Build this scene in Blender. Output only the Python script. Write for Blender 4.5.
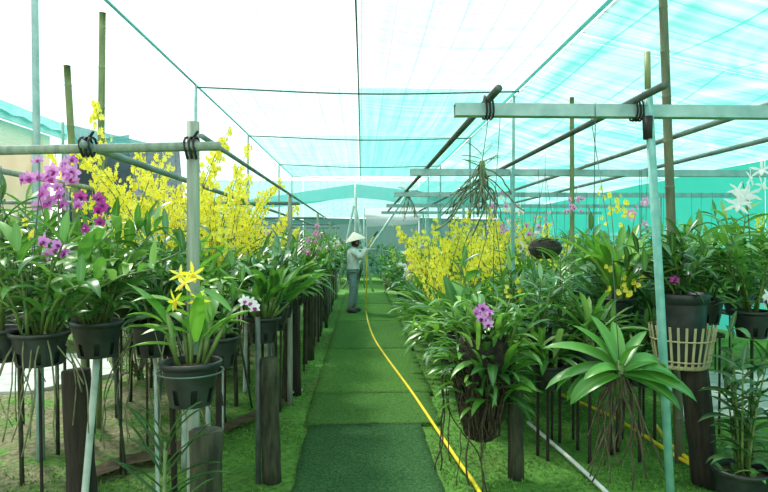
import bpy, math, random
import numpy as np
from mathutils import Vector, Matrix

for o in list(bpy.data.objects):
    bpy.data.objects.remove(o)
scene = bpy.context.scene
col = scene.collection
PI = math.pi
rad = math.radians

# ------------------------------------------------------------------ camera
FPX = 600.0
cam_data = bpy.data.cameras.new('camera')
cam_data.sensor_width = 36.0
cam_data.lens = FPX / 768.0 * 36.0
cam_data.clip_start = 0.05
cam_data.clip_end = 200
cam = bpy.data.objects.new('camera', cam_data)
cam.location = (0, 0, 1.5)
cam.rotation_euler = (rad(90 - 0.48), 0, rad(-2.19))
col.objects.link(cam)
scene.camera = cam
CAM = Matrix.LocRotScale(cam.location, cam.rotation_euler, None)

# ------------------------------------------------------------------ world, sun, exposure
world = bpy.data.worlds.new('overcast_sky')
scene.world = world
world.use_nodes = True
bg = world.node_tree.nodes['Background']
bg.inputs[0].default_value = (0.97, 1.0, 1.0, 1)
bg.inputs[1].default_value = 1.55
sun_data = bpy.data.lights.new('sun', 'SUN')
sun_data.energy = 5.0
sun_data.angle = rad(9)
sun_data.color = (1.0, 0.97, 0.9)
sun = bpy.data.objects.new('sun', sun_data)
sun.rotation_euler = (rad(-26), rad(-24), 0)
sun.location = (-4, 0, 9)
col.objects.link(sun)
vs = scene.view_settings
vs.view_transform = 'Standard'
vs.look = 'None'
vs.gamma = 1
vs.use_curve_mapping = False
vs.exposure = 0.34

# ------------------------------------------------------------------ pixel helpers (768x492 frame)
def at(px, py, Y):
    d = CAM.to_3x3() @ Vector(((px - 384) / FPX, (246 - py) / FPX, -1))
    return Vector(cam.location) + d * (Y / d.y)
def ground(px, py):
    d = CAM.to_3x3() @ Vector(((px - 384) / FPX, (246 - py) / FPX, -1))
    return Vector(cam.location) + d * (-1.5 / d.z)

# ------------------------------------------------------------------ materials
def srgb(r, g, b):
    f = lambda c: c / 12.92 if c <= 0.04045 else ((c + 0.055) / 1.055) ** 2.4
    return (f(r / 255), f(g / 255), f(b / 255), 1)
MATS = {}
def new_mat(name):
    m = bpy.data.materials.new(name)
    m.use_nodes = True
    nt = m.node_tree
    for n in list(nt.nodes):
        nt.nodes.remove(n)
    out = nt.nodes.new('ShaderNodeOutputMaterial')
    MATS[name] = m
    return m, nt, out
def N(nt, kind, **kw):
    n = nt.nodes.new(kind)
    for k, v in kw.items():
        if k.startswith('i_'):
            key = k[2:]
            key = int(key) if key.isdigit() else key.replace('_', ' ')
            n.inputs[key].default_value = v
        else:
            setattr(n, k, v)
    return n
def ramp(nt, stops, interp='LINEAR'):
    r = nt.nodes.new('ShaderNodeValToRGB')
    r.color_ramp.interpolation = interp
    el = r.color_ramp.elements
    while len(el) > 1:
        el.remove(el[-1])
    el[0].position = stops[0][0]; el[0].color = stops[0][1]
    for p, c in stops[1:]:
        e = el.new(p); e.color = c
    return r
def surf(name, c1, c2, scale=8, rough=0.6, bump=0.0, bscale=None, metal=0.0, stretch=(1, 1, 1), detail=4, spec=0.5):
    m, nt, out = new_mat(name)
    tc = N(nt, 'ShaderNodeTexCoord')
    mp = N(nt, 'ShaderNodeMapping'); mp.inputs['Scale'].default_value = stretch
    nt.links.new(tc.outputs['Object'], mp.inputs[0])
    no = N(nt, 'ShaderNodeTexNoise', i_Scale=scale, i_Detail=detail)
    nt.links.new(mp.outputs[0], no.inputs['Vector'])
    rp = ramp(nt, [(0.3, c1), (0.7, c2)])
    nt.links.new(no.outputs[0], rp.inputs[0])
    p = N(nt, 'ShaderNodeBsdfPrincipled')
    p.inputs['Roughness'].default_value = rough
    p.inputs['Metallic'].default_value = metal
    p.inputs['Specular IOR Level'].default_value = spec
    nt.links.new(rp.outputs[0], p.inputs['Base Color'])
    if bump:
        n2 = N(nt, 'ShaderNodeTexNoise', i_Scale=bscale or scale * 3, i_Detail=3)
        nt.links.new(mp.outputs[0], n2.inputs['Vector'])
        b = N(nt, 'ShaderNodeBump', i_Strength=bump, i_Distance=0.02)
        nt.links.new(n2.outputs[0], b.inputs['Height'])
        nt.links.new(b.outputs[0], p.inputs['Normal'])
    nt.links.new(p.outputs[0], out.inputs[0])
    return m
def leafmat(name, stops, rough=0.36, trans=0.3, rib=srgb(140, 180, 95), ribamt=0.5, transcol=srgb(120, 190, 40)):
    m, nt, out = new_mat(name)
    oi = N(nt, 'ShaderNodeObjectInfo')
    at_ = N(nt, 'ShaderNodeAttribute', attribute_name='tint')
    sp = N(nt, 'ShaderNodeSeparateColor')
    nt.links.new(at_.outputs['Color'], sp.inputs[0])
    add = N(nt, 'ShaderNodeMath', operation='ADD')
    nt.links.new(oi.outputs['Random'], add.inputs[0]); nt.links.new(sp.outputs[0], add.inputs[1])
    fr = N(nt, 'ShaderNodeMath', operation='FRACT')
    nt.links.new(add.outputs[0], fr.inputs[0])
    rp = ramp(nt, stops)
    nt.links.new(fr.outputs[0], rp.inputs[0])
    pw = N(nt, 'ShaderNodeMath', operation='POWER'); pw.inputs[1].default_value = 5
    nt.links.new(sp.outputs[1], pw.inputs[0])
    ml = N(nt, 'ShaderNodeMath', operation='MULTIPLY'); ml.inputs[1].default_value = ribamt
    nt.links.new(pw.outputs[0], ml.inputs[0])
    mx = N(nt, 'ShaderNodeMix', data_type='RGBA')
    nt.links.new(ml.outputs[0], mx.inputs[0]); nt.links.new(rp.outputs[0], mx.inputs[6]); mx.inputs[7].default_value = rib
    p = N(nt, 'ShaderNodeBsdfPrincipled'); p.inputs['Roughness'].default_value = rough
    nt.links.new(mx.outputs[2], p.inputs['Base Color'])
    t = N(nt, 'ShaderNodeBsdfTranslucent')
    mt = N(nt, 'ShaderNodeMix', data_type='RGBA', i_0=0.45)
    nt.links.new(mx.outputs[2], mt.inputs[6]); mt.inputs[7].default_value = transcol
    nt.links.new(mt.outputs[2], t.inputs[0])
    ms = N(nt, 'ShaderNodeMixShader', i_0=trans)
    nt.links.new(p.outputs[0], ms.inputs[1]); nt.links.new(t.outputs[0], ms.inputs[2])
    nt.links.new(ms.outputs[0], out.inputs[0])
    return m
def petalmat(name, c1, c2):
    return leafmat(name, [(0, c1), (1, c2)], rough=0.5, trans=0.4, ribamt=0.0, transcol=c1)

leafmat('leaf', [(0, srgb(44, 92, 46)), (0.45, srgb(74, 130, 62)), (0.8, srgb(112, 164, 86)), (1, srgb(168, 200, 124))], rough=0.3)
leafmat('leaf_fresh', [(0, srgb(78, 138, 48)), (0.5, srgb(112, 170, 64)), (1, srgb(160, 206, 92))], rough=0.3)
leafmat('leaf_glossy', [(0, srgb(46, 104, 38)), (1, srgb(86, 150, 58))], rough=0.32, trans=0.2)
leafmat('leaf_dark', [(0, srgb(26, 58, 36)), (0.6, srgb(46, 88, 50)), (1, srgb(78, 122, 70))], rough=0.3, trans=0.18)
leafmat('leaf_blue', [(0, srgb(50, 98, 70)), (0.6, srgb(84, 136, 96)), (1, srgb(140, 180, 140))], rough=0.3, trans=0.2)
surf('stem', srgb(70, 100, 46), srgb(110, 136, 66), 20, 0.5)
surf('root', srgb(74, 84, 58), srgb(132, 134, 100), 25, 0.8)
surf('root_dark', srgb(38, 34, 24), srgb(88, 80, 56), 25, 0.85)
leafmat('moss_blade', [(0, srgb(58, 104, 44)), (1, srgb(118, 176, 66))], rough=0.8, trans=0.15, ribamt=0)
petalmat('yellow', srgb(246, 236, 36), srgb(254, 250, 120))
petalmat('yellow_deep', srgb(232, 178, 12), srgb(250, 214, 30))
petalmat('purple', srgb(208, 110, 208), srgb(240, 186, 238))
petalmat('magenta', srgb(176, 40, 150), srgb(206, 80, 180))
petalmat('pink', srgb(226, 160, 212), srgb(244, 210, 236))
petalmat('white', srgb(240, 238, 240), srgb(255, 250, 255))
petalmat('violet_lip', srgb(110, 20, 110), srgb(150, 40, 140))
petalmat('rust', srgb(190, 140, 40), srgb(220, 170, 60))
surf('pot_black', srgb(20, 24, 25), srgb(44, 50, 51), 14, 0.42)
surf('root_mass', srgb(22, 24, 16), srgb(56, 52, 36), 30, 0.95, bump=0.9)
surf('root_green', srgb(58, 82, 62), srgb(112, 130, 96), 25, 0.8)
surf('bark', srgb(50, 38, 26), srgb(98, 76, 50), 40, 0.9, bump=0.6)
surf('timber_dark', srgb(24, 22, 17), srgb(54, 48, 34), 6, 0.9, bump=0.5, bscale=30, stretch=(6, 6, 0.6))
surf('timber_moss', srgb(28, 34, 22), srgb(70, 76, 52), 9, 0.9, bump=0.5, bscale=30, stretch=(4, 4, 0.8))
surf('timber_grey', srgb(120, 134, 122), srgb(160, 172, 156), 8, 0.7, bump=0.2, stretch=(6, 6, 0.5))
surf('bamboo', srgb(96, 116, 78), srgb(146, 156, 104), 7, 0.55, stretch=(3, 3, 0.6))
surf('bamboo_old', srgb(74, 84, 66), srgb(118, 122, 92), 7, 0.6, stretch=(3, 3, 0.6))
surf('galvanised', srgb(132, 168, 166), srgb(168, 196, 194), 12, 0.5, metal=0.25)
surf('pole_paint', srgb(96, 160, 150), srgb(130, 184, 176), 18, 0.55)
surf('pvc', srgb(150, 172, 162), srgb(190, 204, 196), 10, 0.5)
surf('pvc_white', srgb(210, 220, 214), srgb(236, 240, 236), 10, 0.5)
surf('pipe_grey', srgb(98, 120, 116), srgb(134, 152, 146), 10, 0.5, metal=0.2)
surf('pipe_dark', srgb(60, 74, 70), srgb(96, 108, 100), 10, 0.55, metal=0.2)
surf('wire', srgb(70, 90, 88), srgb(100, 120, 116), 10, 0.5, metal=0.3)
surf('rubber', srgb(18, 20, 20), srgb(34, 36, 36), 20, 0.7)
surf('hose', srgb(224, 196, 20), srgb(244, 222, 56), 12, 0.42)
surf('slat', srgb(150, 142, 104), srgb(190, 182, 140), 12, 0.7, stretch=(4, 4, 0.6))
surf('concrete', srgb(150, 160, 152), srgb(206, 214, 206), 5, 0.75, bump=0.15)
surf('drain_earth', srgb(52, 42, 30), srgb(98, 82, 58), 9, 0.8, bump=0.5)
surf('render_cream', srgb(236, 216, 176), srgb(248, 232, 198), 2, 0.85)
surf('render_tan', srgb(226, 196, 146), srgb(238, 212, 168), 2, 0.85)
surf('sheet_teal', srgb(150, 214, 214), srgb(190, 232, 230), 3, 0.5)
surf('turf_dark', srgb(34, 84, 48), srgb(92, 140, 84), 75, 0.95, bump=0.9, bscale=420, spec=0.1)
surf('turf_light', srgb(60, 116, 48), srgb(122, 172, 84), 60, 0.95, bump=0.9, bscale=420, spec=0.1)
surf('turf_mid', srgb(54, 108, 48), srgb(112, 160, 80), 60, 0.95, bump=0.9, bscale=420, spec=0.1)
surf('skin', srgb(168, 120, 92), srgb(184, 136, 106), 10, 0.55)
surf('shirt', srgb(196, 206, 200), srgb(222, 228, 222), 14, 0.85)
surf('denim', srgb(112, 138, 142), srgb(142, 164, 166), 20, 0.9)
surf('shoe', srgb(50, 58, 64), srgb(76, 84, 90), 20, 0.7)
surf('straw', srgb(214, 196, 178), srgb(236, 222, 206), 30, 0.8)
surf('hair', srgb(26, 20, 18), srgb(40, 32, 28), 30, 0.6)
surf('clay', srgb(112, 70, 54), srgb(150, 100, 76), 8, 0.8)

def mossground():
    m, nt, out = new_mat('moss_ground')
    tc = N(nt, 'ShaderNodeTexCoord')
    n1 = N(nt, 'ShaderNodeTexNoise', i_Scale=0.9, i_Detail=6)
    n2 = N(nt, 'ShaderNodeTexNoise', i_Scale=26.0, i_Detail=4)
    for n in (n1, n2):
        nt.links.new(tc.outputs['Object'], n.inputs['Vector'])
    r1 = ramp(nt, [(0.30, srgb(84, 76, 52)), (0.40, srgb(66, 98, 46)), (0.53, srgb(80, 130, 56)), (0.72, srgb(122, 168, 82))])
    r2 = ramp(nt, [(0.3, srgb(40, 74, 34)), (0.7, srgb(118, 172, 74))])
    nt.links.new(n1.outputs[0], r1.inputs[0]); nt.links.new(n2.outputs[0], r2.inputs[0])
    mx = N(nt, 'ShaderNodeMix', data_type='RGBA', i_0=0.45)
    nt.links.new(r1.outputs[0], mx.inputs[6]); nt.links.new(r2.outputs[0], mx.inputs[7])
    # bare trodden earth takes over from the moss away from the path, under the stake bench
    sx = N(nt, 'ShaderNodeSeparateXYZ'); nt.links.new(tc.outputs['Object'], sx.inputs[0])
    mr = N(nt, 'ShaderNodeMapRange'); nt.links.new(sx.outputs[0], mr.inputs[0])
    mr.inputs['From Min'].default_value = -1.0; mr.inputs['From Max'].default_value = -1.9
    n3 = N(nt, 'ShaderNodeTexNoise', i_Scale=3.2, i_Detail=5); nt.links.new(tc.outputs['Object'], n3.inputs['Vector'])
    r3 = ramp(nt, [(0.36, (0, 0, 0, 1)), (0.54, (1, 1, 1, 1))]); nt.links.new(n3.outputs[0], r3.inputs[0])
    mm = N(nt, 'ShaderNodeMath', operation='MULTIPLY'); nt.links.new(mr.outputs[0], mm.inputs[0]); nt.links.new(r3.outputs[0], mm.inputs[1])
    r4 = ramp(nt, [(0.3, srgb(92, 92, 66)), (0.7, srgb(150, 148, 116))]); nt.links.new(n2.outputs[0], r4.inputs[0])
    mx2 = N(nt, 'ShaderNodeMix', data_type='RGBA'); nt.links.new(mm.outputs[0], mx2.inputs[0])
    nt.links.new(mx.outputs[2], mx2.inputs[6]); nt.links.new(r4.outputs[0], mx2.inputs[7])
    mx = mx2
    p = N(nt, 'ShaderNodeBsdfPrincipled', i_Roughness=0.95)
    p.inputs['Specular IOR Level'].default_value = 0.15
    nt.links.new(mx.outputs[2], p.inputs['Base Color'])
    b = N(nt, 'ShaderNodeBump', i_Strength=0.8, i_Distance=0.03)
    nt.links.new(n2.outputs[0], b.inputs['Height']); nt.links.new(b.outputs[0], p.inputs['Normal'])
    nt.links.new(p.outputs[0], out.inputs[0])
mossground()
def netmat(name, cover, colr, vary=0.12, stripe=9.0, along=0, tcol=None):
    # woven shade cloth: open mesh (transparent) between translucent threads, denser in its woven bands
    m, nt, out = new_mat(name)
    tc = N(nt, 'ShaderNodeTexCoord')
    mp = N(nt, 'ShaderNodeMapping')
    mp.inputs['Scale'].default_value = (stripe, 0.25, stripe) if along == 0 else (0.25, stripe, 0.25)
    nt.links.new(tc.outputs['Object'], mp.inputs[0])
    n1 = N(nt, 'ShaderNodeTexNoise', i_Scale=1.0, i_Detail=3)
    nt.links.new(mp.outputs[0], n1.inputs['Vector'])
    mp2 = N(nt, 'ShaderNodeMapping')
    mp2.inputs['Scale'].default_value = (0.3, 11, 0.3) if along == 0 else (0.2, 0.3, 16)
    nt.links.new(tc.outputs['Object'], mp2.inputs[0])
    n2 = N(nt, 'ShaderNodeTexNoise', i_Scale=1.0, i_Detail=2)
    nt.links.new(mp2.outputs[0], n2.inputs['Vector'])
    a = N(nt, 'ShaderNodeMath', operation='ADD')
    nt.links.new(n1.outputs[0], a.inputs[0]); nt.links.new(n2.outputs[0], a.inputs[1])
    mr = N(nt, 'ShaderNodeMapRange')
    mr.inputs['From Min'].default_value = 0.7; mr.inputs['From Max'].default_value = 1.3
    mr.inputs['To Min'].default_value = cover - vary; mr.inputs['To Max'].default_value = min(0.985, cover + vary)
    nt.links.new(a.outputs[0], mr.inputs[0])
    sx = N(nt, 'ShaderNodeSeparateXYZ'); nt.links.new(tc.outputs['Object'], sx.inputs[0])
    last = mr.outputs[0]
    for ax, k, wd in (((0, 3.3, .035), (1, 1.15, .012)) if along == 0 else ((1, 1.9, .03), (0, 1.6, .03))):
        # sewn seams: doubled threads
        mu = N(nt, 'ShaderNodeMath', operation='MULTIPLY', i_1=k); nt.links.new(sx.outputs[ax], mu.inputs[0])
        fr = N(nt, 'ShaderNodeMath', operation='FRACT'); nt.links.new(mu.outputs[0], fr.inputs[0])
        lt = N(nt, 'ShaderNodeMath', operation='LESS_THAN', i_1=wd); nt.links.new(fr.outputs[0], lt.inputs[0])
        ad = N(nt, 'ShaderNodeMath', operation='MULTIPLY_ADD', i_1=.22, use_clamp=True); nt.links.new(lt.outputs[0], ad.inputs[0]); nt.links.new(last, ad.inputs[2])
        last = ad.outputs[0]
    d = N(nt, 'ShaderNodeBsdfDiffuse'); d.inputs[0].default_value = colr
    t = N(nt, 'ShaderNodeBsdfTranslucent'); t.inputs[0].default_value = tcol or colr
    ms = N(nt, 'ShaderNodeMixShader', i_0=0.6)
    nt.links.new(d.outputs[0], ms.inputs[1]); nt.links.new(t.outputs[0], ms.inputs[2])
    tr = N(nt, 'ShaderNodeBsdfTransparent')
    fin = N(nt, 'ShaderNodeMixShader')
    nt.links.new(last, fin.inputs[0]); nt.links.new(tr.outputs[0], fin.inputs[1]); nt.links.new(ms.outputs[0], fin.inputs[2])
    nt.links.new(fin.outputs[0], out.inputs[0])
TEAL = (0.07, 0.47, 0.40, 1)
netmat('net_open', 0.33, TEAL, 0.08)
netmat('net_thin', 0.47, TEAL, 0.12)
netmat('net_mid', 0.62, TEAL, 0.13)
netmat('net_dense', 0.74, TEAL, 0.13)
netmat('net_far', 0.84, TEAL, 0.09)
netmat('net_slope', 0.70, TEAL, 0.26, along=1)
netmat('net_wall', 0.94, (0.07, 0.60, 0.51, 1), 0.03, along=1)
netmat('net_green', 0.965, (0.05, 0.15, 0.125, 1), 0.015)
netmat('net_black', 0.88, (0.06, 0.10, 0.12, 1), 0.10, stripe=20)
netmat('net_sag', 0.84, (0.05, 0.30, 0.27, 1), 0.06)
netmat('tarp_grey', 0.93, (0.45, 0.52, 0.52, 1), 0.03)

# ------------------------------------------------------------------ mesh helpers
class MB:
    def __init__(s):
        s.v = []; s.f = []; s.mi = []; s.tint = []; s.n = 0; s.tinted = False
    def add(s, verts, faces, mi=0, tint=None):
        verts = np.asarray(verts, float)
        o = s.n
        s.v.append(verts); s.n += len(verts)
        s.f += [tuple(i + o for i in f) for f in faces]
        s.mi += [mi] * len(faces) if isinstance(mi, int) else list(mi)
        if tint is None:
            tint = np.zeros((len(verts), 2))
        else:
            s.tinted = True
        s.tint.append(tint)
        return s
    def mesh(s, name, mats, smooth=True):
        me = bpy.data.meshes.new(name)
        V = np.concatenate(s.v) if s.v else np.zeros((0, 3))
        me.from_pydata(V.tolist(), [], s.f)
        for m in (mats if isinstance(mats, (list, tuple)) else [mats]):
            me.materials.append(MATS[m])
        if any(s.mi):
            me.polygons.foreach_set('material_index', np.array(s.mi, dtype=np.int32))
        if smooth:
            me.polygons.foreach_set('use_smooth', np.ones(len(s.f), dtype=bool))
        if s.tinted:
            a = me.attributes.new('tint', 'FLOAT_COLOR', 'POINT')
            T = np.concatenate(s.tint)
            C = np.ones((len(T), 4)); C[:, :2] = T; C[:, 2] = 0
            a.data.foreach_set('color', C.astype(np.float32).ravel())
        me.update()
        return me
def box(mb, c, s, M=None, mi=0):
    v = np.array([[x, y, z] for x in (-.5, .5) for y in (-.5, .5) for z in (-.5, .5)]) * np.array(s) + np.array(c)
    if M is not None: v = xf(v, M)
    mb.add(v, [(0, 1, 3, 2), (4, 6, 7, 5), (0, 4, 5, 1), (2, 3, 7, 6), (0, 2, 6, 4), (1, 5, 7, 3)], mi)
    return mb
def xf(v, M):
    A = np.array(M)
    return v @ A[:3, :3].T + A[:3, 3]
def smooth_path(pts, k=6):
    P = [Vector(p) for p in pts]
    if len(P) < 3: return P
    Q = [P[0] * 2 - P[1]] + P + [P[-1] * 2 - P[-2]]
    out = []
    for i in range(1, len(Q) - 2):
        a, b, c, d = Q[i - 1], Q[i], Q[i + 1], Q[i + 2]
        for j in range(k):
            t = j / k
            out.append(0.5 * ((2 * b) + (c - a) * t + (2 * a - 5 * b + 4 * c - d) * t * t + (3 * b - a - 3 * c + d) * t ** 3))
    out.append(P[-1])
    return out
def tube(mb, pts, r, n=8, cap=True, mi=0):
    P = [Vector(p) for p in pts]
    rr = r if isinstance(r, (list, tuple)) else [r] * len(P)
    vs_, fs = [], []
    ref = None
    for i, p in enumerate(P):
        t = (P[min(i + 1, len(P) - 1)] - P[max(i - 1, 0)])
        if t.length < 1e-9: t = Vector((0, 0, 1))
        t.normalize()
        if ref is None:
            ref = Vector((1, 0, 0)) if abs(t.x) < 0.9 else Vector((0, 1, 0))
        u = (ref - t * ref.dot(t)).normalized()
        ref = u
        w = t.cross(u)
        for k in range(n):
            a = 2 * PI * k / n
            vs_.append(p + (u * math.cos(a) + w * math.sin(a)) * rr[i])
    for i in range(len(P) - 1):
        for k in range(n):
            k2 = (k + 1) % n
            fs.append((i * n + k, i * n + k2, (i + 1) * n + k2, (i + 1) * n + k))
    if cap:
        fs.append(tuple(range(n - 1, -1, -1)))
        fs.append(tuple((len(P) - 1) * n + k for k in range(n)))
    mb.add([tuple(v) for v in vs_], fs, mi)
    return mb
def lathe(mb, prof, n=20, skip=None, mi=0):
    v = [(r * math.cos(2 * PI * k / n), r * math.sin(2 * PI * k / n), z) for r, z in prof for k in range(n)]
    f = []
    for i in range(len(prof) - 1):
        for k in range(n):
            if skip and skip(i, k): continue
            k2 = (k + 1) % n
            f.append((i * n + k, i * n + k2, (i + 1) * n + k2, (i + 1) * n + k))
    mb.add(v, f, mi)
    return mb
def link(name, me, parent=None, M=None):
    o = bpy.data.objects.new(name, me)
    if parent is not None: o.parent = parent
    if M is not None: o.matrix_local = M
    col.objects.link(o)
    return o
def tag(o, label=None, cat=None, group=None, kind=None):
    if label: o['label'] = label
    if cat: o['category'] = cat
    if group: o['group'] = group
    if kind: o['kind'] = kind
    return o
def empty(name, loc, label, cat, group=None, rz=0, sc=1):
    o = bpy.data.objects.new(name, None)
    o.empty_display_size = 0.05
    o.location = loc; o.rotation_euler = (0, 0, rz); o.scale = (sc, sc, sc)
    col.objects.link(o)
    return tag(o, label, cat, group)
def part(name, mb, mats, parent=None, smooth=True, M=None, kind=None):
    o = link(name, mb.mesh(name, mats, smooth), parent, M)
    if kind: o['kind'] = kind
    return o
def pole_pts(a, b, node=0.0, r=0.03, seed=0, taper=0.85):
    a, b = Vector(a), Vector(b); L = (b - a).length
    rd = random.Random(seed)
    if not node:
        n = 6
        P = [a.lerp(b, i / n) for i in range(n + 1)]
        return P, [r * (1 + (taper - 1) * i / n) * rd.uniform(.94, 1.06) for i in range(n + 1)]
    P, R_ = [], []
    z = 0.0
    while z < L:
        for dz, k in ((0, 1.0), (node - .02, 1.0), (node - .012, 1.13), (node - .004, 1.0)):
            zz = min(z + dz, L)
            P.append(a.lerp(b, zz / L)); R_.append(r * k * (1 + (taper - 1) * zz / L))
        z += node
    P.append(b); R_.append(r * taper)
    return P, R_

# ------------------------------------------------------------------ SETTING: ground
rs = np.random.RandomState(3)
def ground_h(x, y):
    h = 0.018 * np.sin(x * 2.1 + 1) * np.sin(y * 1.7) + 0.012 * np.sin(x * 5.3 + y * 3.1) + 0.008 * np.sin(x * 11 - y * 9)
    w = np.clip((np.abs(x) - 0.55) / 0.25, 0, 1)
    return h * w - 0.03 + 0.006 * (1 - w)
gx = np.concatenate([np.linspace(-40, -5, 10), np.linspace(-4.8, 6, 120), np.linspace(6.5, 40, 10)])
gy = np.concatenate([np.linspace(-15, 0, 6), np.linspace(0.3, 12, 110), np.linspace(12.6, 60, 30)])
GX, GY = np.meshgrid(gx, gy)
V = np.stack([GX, GY, ground_h(GX, GY)], -1).reshape(-1, 3)
nx = len(gx)
F = [(j * nx + i, j * nx + i + 1, (j + 1) * nx + i + 1, (j + 1) * nx + i) for j in range(len(gy) - 1) for i in range(nx - 1)]
floor = part('floor', MB().add(V, F), 'moss_ground')
tag(floor, 'mossy green earth floor of the shade house', 'floor', kind='structure')

# moss tufts: too many to count
def tufts():
    n = 46000
    y = 3.0 + 6.5 * rs.rand(n) ** 1.6
    x = rs.uniform(-0.62, 0.62, n) * y
    keep = ((x < -0.45) | (x > 0.52)) & (x > -3.4) & (x < 4.2)
    clump = np.sin(x * 3.1 + np.sin(y * 2.3)) + np.sin(y * 4.7 + x * 1.9) + rs.uniform(-1, 1.2, n)
    keep &= clump > np.where(x < -1.3, .9, -0.5)
    x, y = x[keep], y[keep]; n = len(x)
    z = ground_h(x, y)
    h = rs.uniform(.008, .026, n); w = rs.uniform(.004, .009, n); a = rs.uniform(0, 2 * PI, n)
    dx, dy = np.cos(a) * w, np.sin(a) * w
    lx, ly = rs.normal(0, .012, n), rs.normal(0, .012, n)
    V = np.empty((n, 3, 3))
    V[:, 0] = np.stack([x - dx, y - dy, z - .003], -1); V[:, 1] = np.stack([x + dx, y + dy, z - .003], -1)
    V[:, 2] = np.stack([x + lx, y + ly, z + h], -1)
    T = np.zeros((n, 3, 2)); T[:, :, 0] = rs.rand(n)[:, None]
    o = part('moss_tufts', MB().add(V.reshape(-1, 3), [(3 * i, 3 * i + 1, 3 * i + 2) for i in range(n)], 0, T.reshape(-1, 2)), 'moss_blade', smooth=False)
    tag(o, 'short bright moss and weeds growing on the earth beside the turf path', 'moss', kind='stuff')
tufts()

# turf mats on the path
def turf(y0, y1, xa, xb, mat, label, seed):
    rd = random.Random(seed)
    nxs, nys = 14, 18
    top = []
    for j in range(nys + 1):
        for i in range(nxs + 1):
            x = xa + (xb - xa) * i / nxs; y = y0 + (y1 - y0) * j / nys
            if i in (0, nxs): x += rd.uniform(-.012, .012)
            if j in (0, nys): y += rd.uniform(-.008, .008)
            z = 0.004 + rd.uniform(-.002, .003) + (0.004 if i in (0, nxs) or j in (0, nys) else 0)
            top.append((x, y, z))
    n = len(top)
    V = top + [(x, y, -0.026) for x, y, z in top]
    W = nxs + 1
    F = [(j * W + i, j * W + i + 1, (j + 1) * W + i + 1, (j + 1) * W + i) for j in range(nys) for i in range(nxs)]
    ring = [i for i in range(W)] + [j * W + nxs for j in range(1, nys + 1)] + [nys * W + i for i in range(nxs - 1, -1, -1)] + [j * W for j in range(nys - 1, 0, -1)]
    for a, b in zip(ring, ring[1:] + ring[:1]):
        F.append((a, a + n, b + n, b))
    o = part('turf_mat', MB().add(V, F), mat)
    tag(o, label, 'mat')
turf(1.8, 4.88, -.42, .49, 'turf_dark', 'dark green turf mat on the path, the darkest of the mats', 1)
turf(4.90, 5.88, -.46, .66, 'turf_mid', 'short mid green turf mat butted against the dark mat', 2)
turf(5.90, 8.30, -.46, .70, 'turf_light', 'light green turf mat, second along from the dark mat', 3)
turf(8.33, 11.2, -.46, .74, 'turf_mid', 'green turf mat ending just short of the gardener', 4)
turf(11.23, 14.2, -.46, .74, 'turf_light', 'light green turf mat that the gardener stands on', 5)
turf(14.23, 17.6, -.46, .74, 'turf_mid', 'green turf mat on the path behind the gardener', 6)

# pale concrete apron and earth drain under the stakes
mb = MB()
pts = [(-5.6, 5.9), (-3.3, 6.1), (-2.8, 6.9), (-3.4, 8.1), (-5.8, 8.2)]
mb.add([(x, y, .006) for x, y in pts] + [(x, y, -.06) for x, y in pts], [(0, 1, 2, 3, 4)] + [(i, i + 5, (i + 1) % 5 + 5, (i + 1) % 5) for i in range(5)])
tag(part('concrete_slab', mb, 'concrete', smooth=False), 'pale concrete slab on the ground beyond the dark mossy stumps', 'slab')
mb = MB()
pts = [(2.75, 5.0), (5.6, 5.0), (5.8, 7.0), (3.2, 6.6)]
mb.add([(x, y, .006) for x, y in pts] + [(x, y, -.06) for x, y in pts], [(0, 1, 2, 3)] + [(i, i + 4, (i + 1) % 4 + 4, (i + 1) % 4) for i in range(4)])
tag(part('concrete_slab', mb, 'concrete', smooth=False), 'pale concrete slab on the ground behind the thick stump with the slat basket', 'slab')
mb = MB()
c = [ground(70, 484), ground(120, 464), ground(185, 446), ground(235, 424), ground(262, 412), ground(285, 401)]
c = smooth_path(c, 5)
rd = random.Random(5)
Vd = []
for i, p in enumerate(c):
    w = .12 + rd.uniform(-.03, .03)
    Vd += [(p.x - .02, p.y + w, .012), (p.x, p.y, -.004), (p.x + .02, p.y - w, .012)]
mb.add(Vd, [(3 * i + k, 3 * i + k + 1, 3 * i + k + 4, 3 * i + k + 3) for i in range(len(c) - 1) for k in (0, 1)])
tag(part('drain_gutter', mb, 'drain_earth'), 'shallow brown earth gutter crossing the moss toward the post row', 'gutter')
mb = tube(MB(), smooth_path([ground(262, 405) + Vector((0, 0, .02)), ground(275, 399) + Vector((0, 0, .02)), ground(302, 392) + Vector((0, 0, .02))]), .012, 6)
tag(part('edging_strip', mb, 'concrete'), 'thin pale concrete edging between gutter and turf path', 'edging')

# ------------------------------------------------------------------ SETTING: shade nets
ZR = 3.55; XL, XR = -2.2, 2.15
ceiling = empty('ceiling', (0, 0, ZR), 'translucent teal shade net roof over the central path', 'ceiling')
ceiling['kind'] = 'structure'
def net_panel(parent, A, B, C_, D, mat, sag=0.08, seed=0, nu=14, nv=16, off=(0, 0, 0), name='net_panel'):
    A, B, C_, D = map(Vector, (A, B, C_, D)); o_ = Vector(off)
    rd = random.Random(seed); p1, p2 = rd.uniform(0, 6), rd.uniform(0, 6)
    v = []
    for j in range(nv + 1):
        for i in range(nu + 1):
            u, w = i / nu, j / nv
            p = (A.lerp(B, u)).lerp(D.lerp(C_, u), w) - o_
            e = math.sin(PI * u) * math.sin(PI * w)
            p.z -= sag * e + 0.018 * math.sin(u * 17 + p1) * math.sin(PI * w) * (0.5 + 0.5 * math.sin(w * 5 + p2))
            v.append(p)
    W = nu + 1
    f = [(j * W + i, j * W + i + 1, (j + 1) * W + i + 1, (j + 1) * W + i) for j in range(nv) for i in range(nu)]
    return part(name, MB().add([tuple(q) for q in v], f), mat, parent)
YB = [-2.5, 4.2, 8.1, 11.8, 16.2, 19.2]
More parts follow.
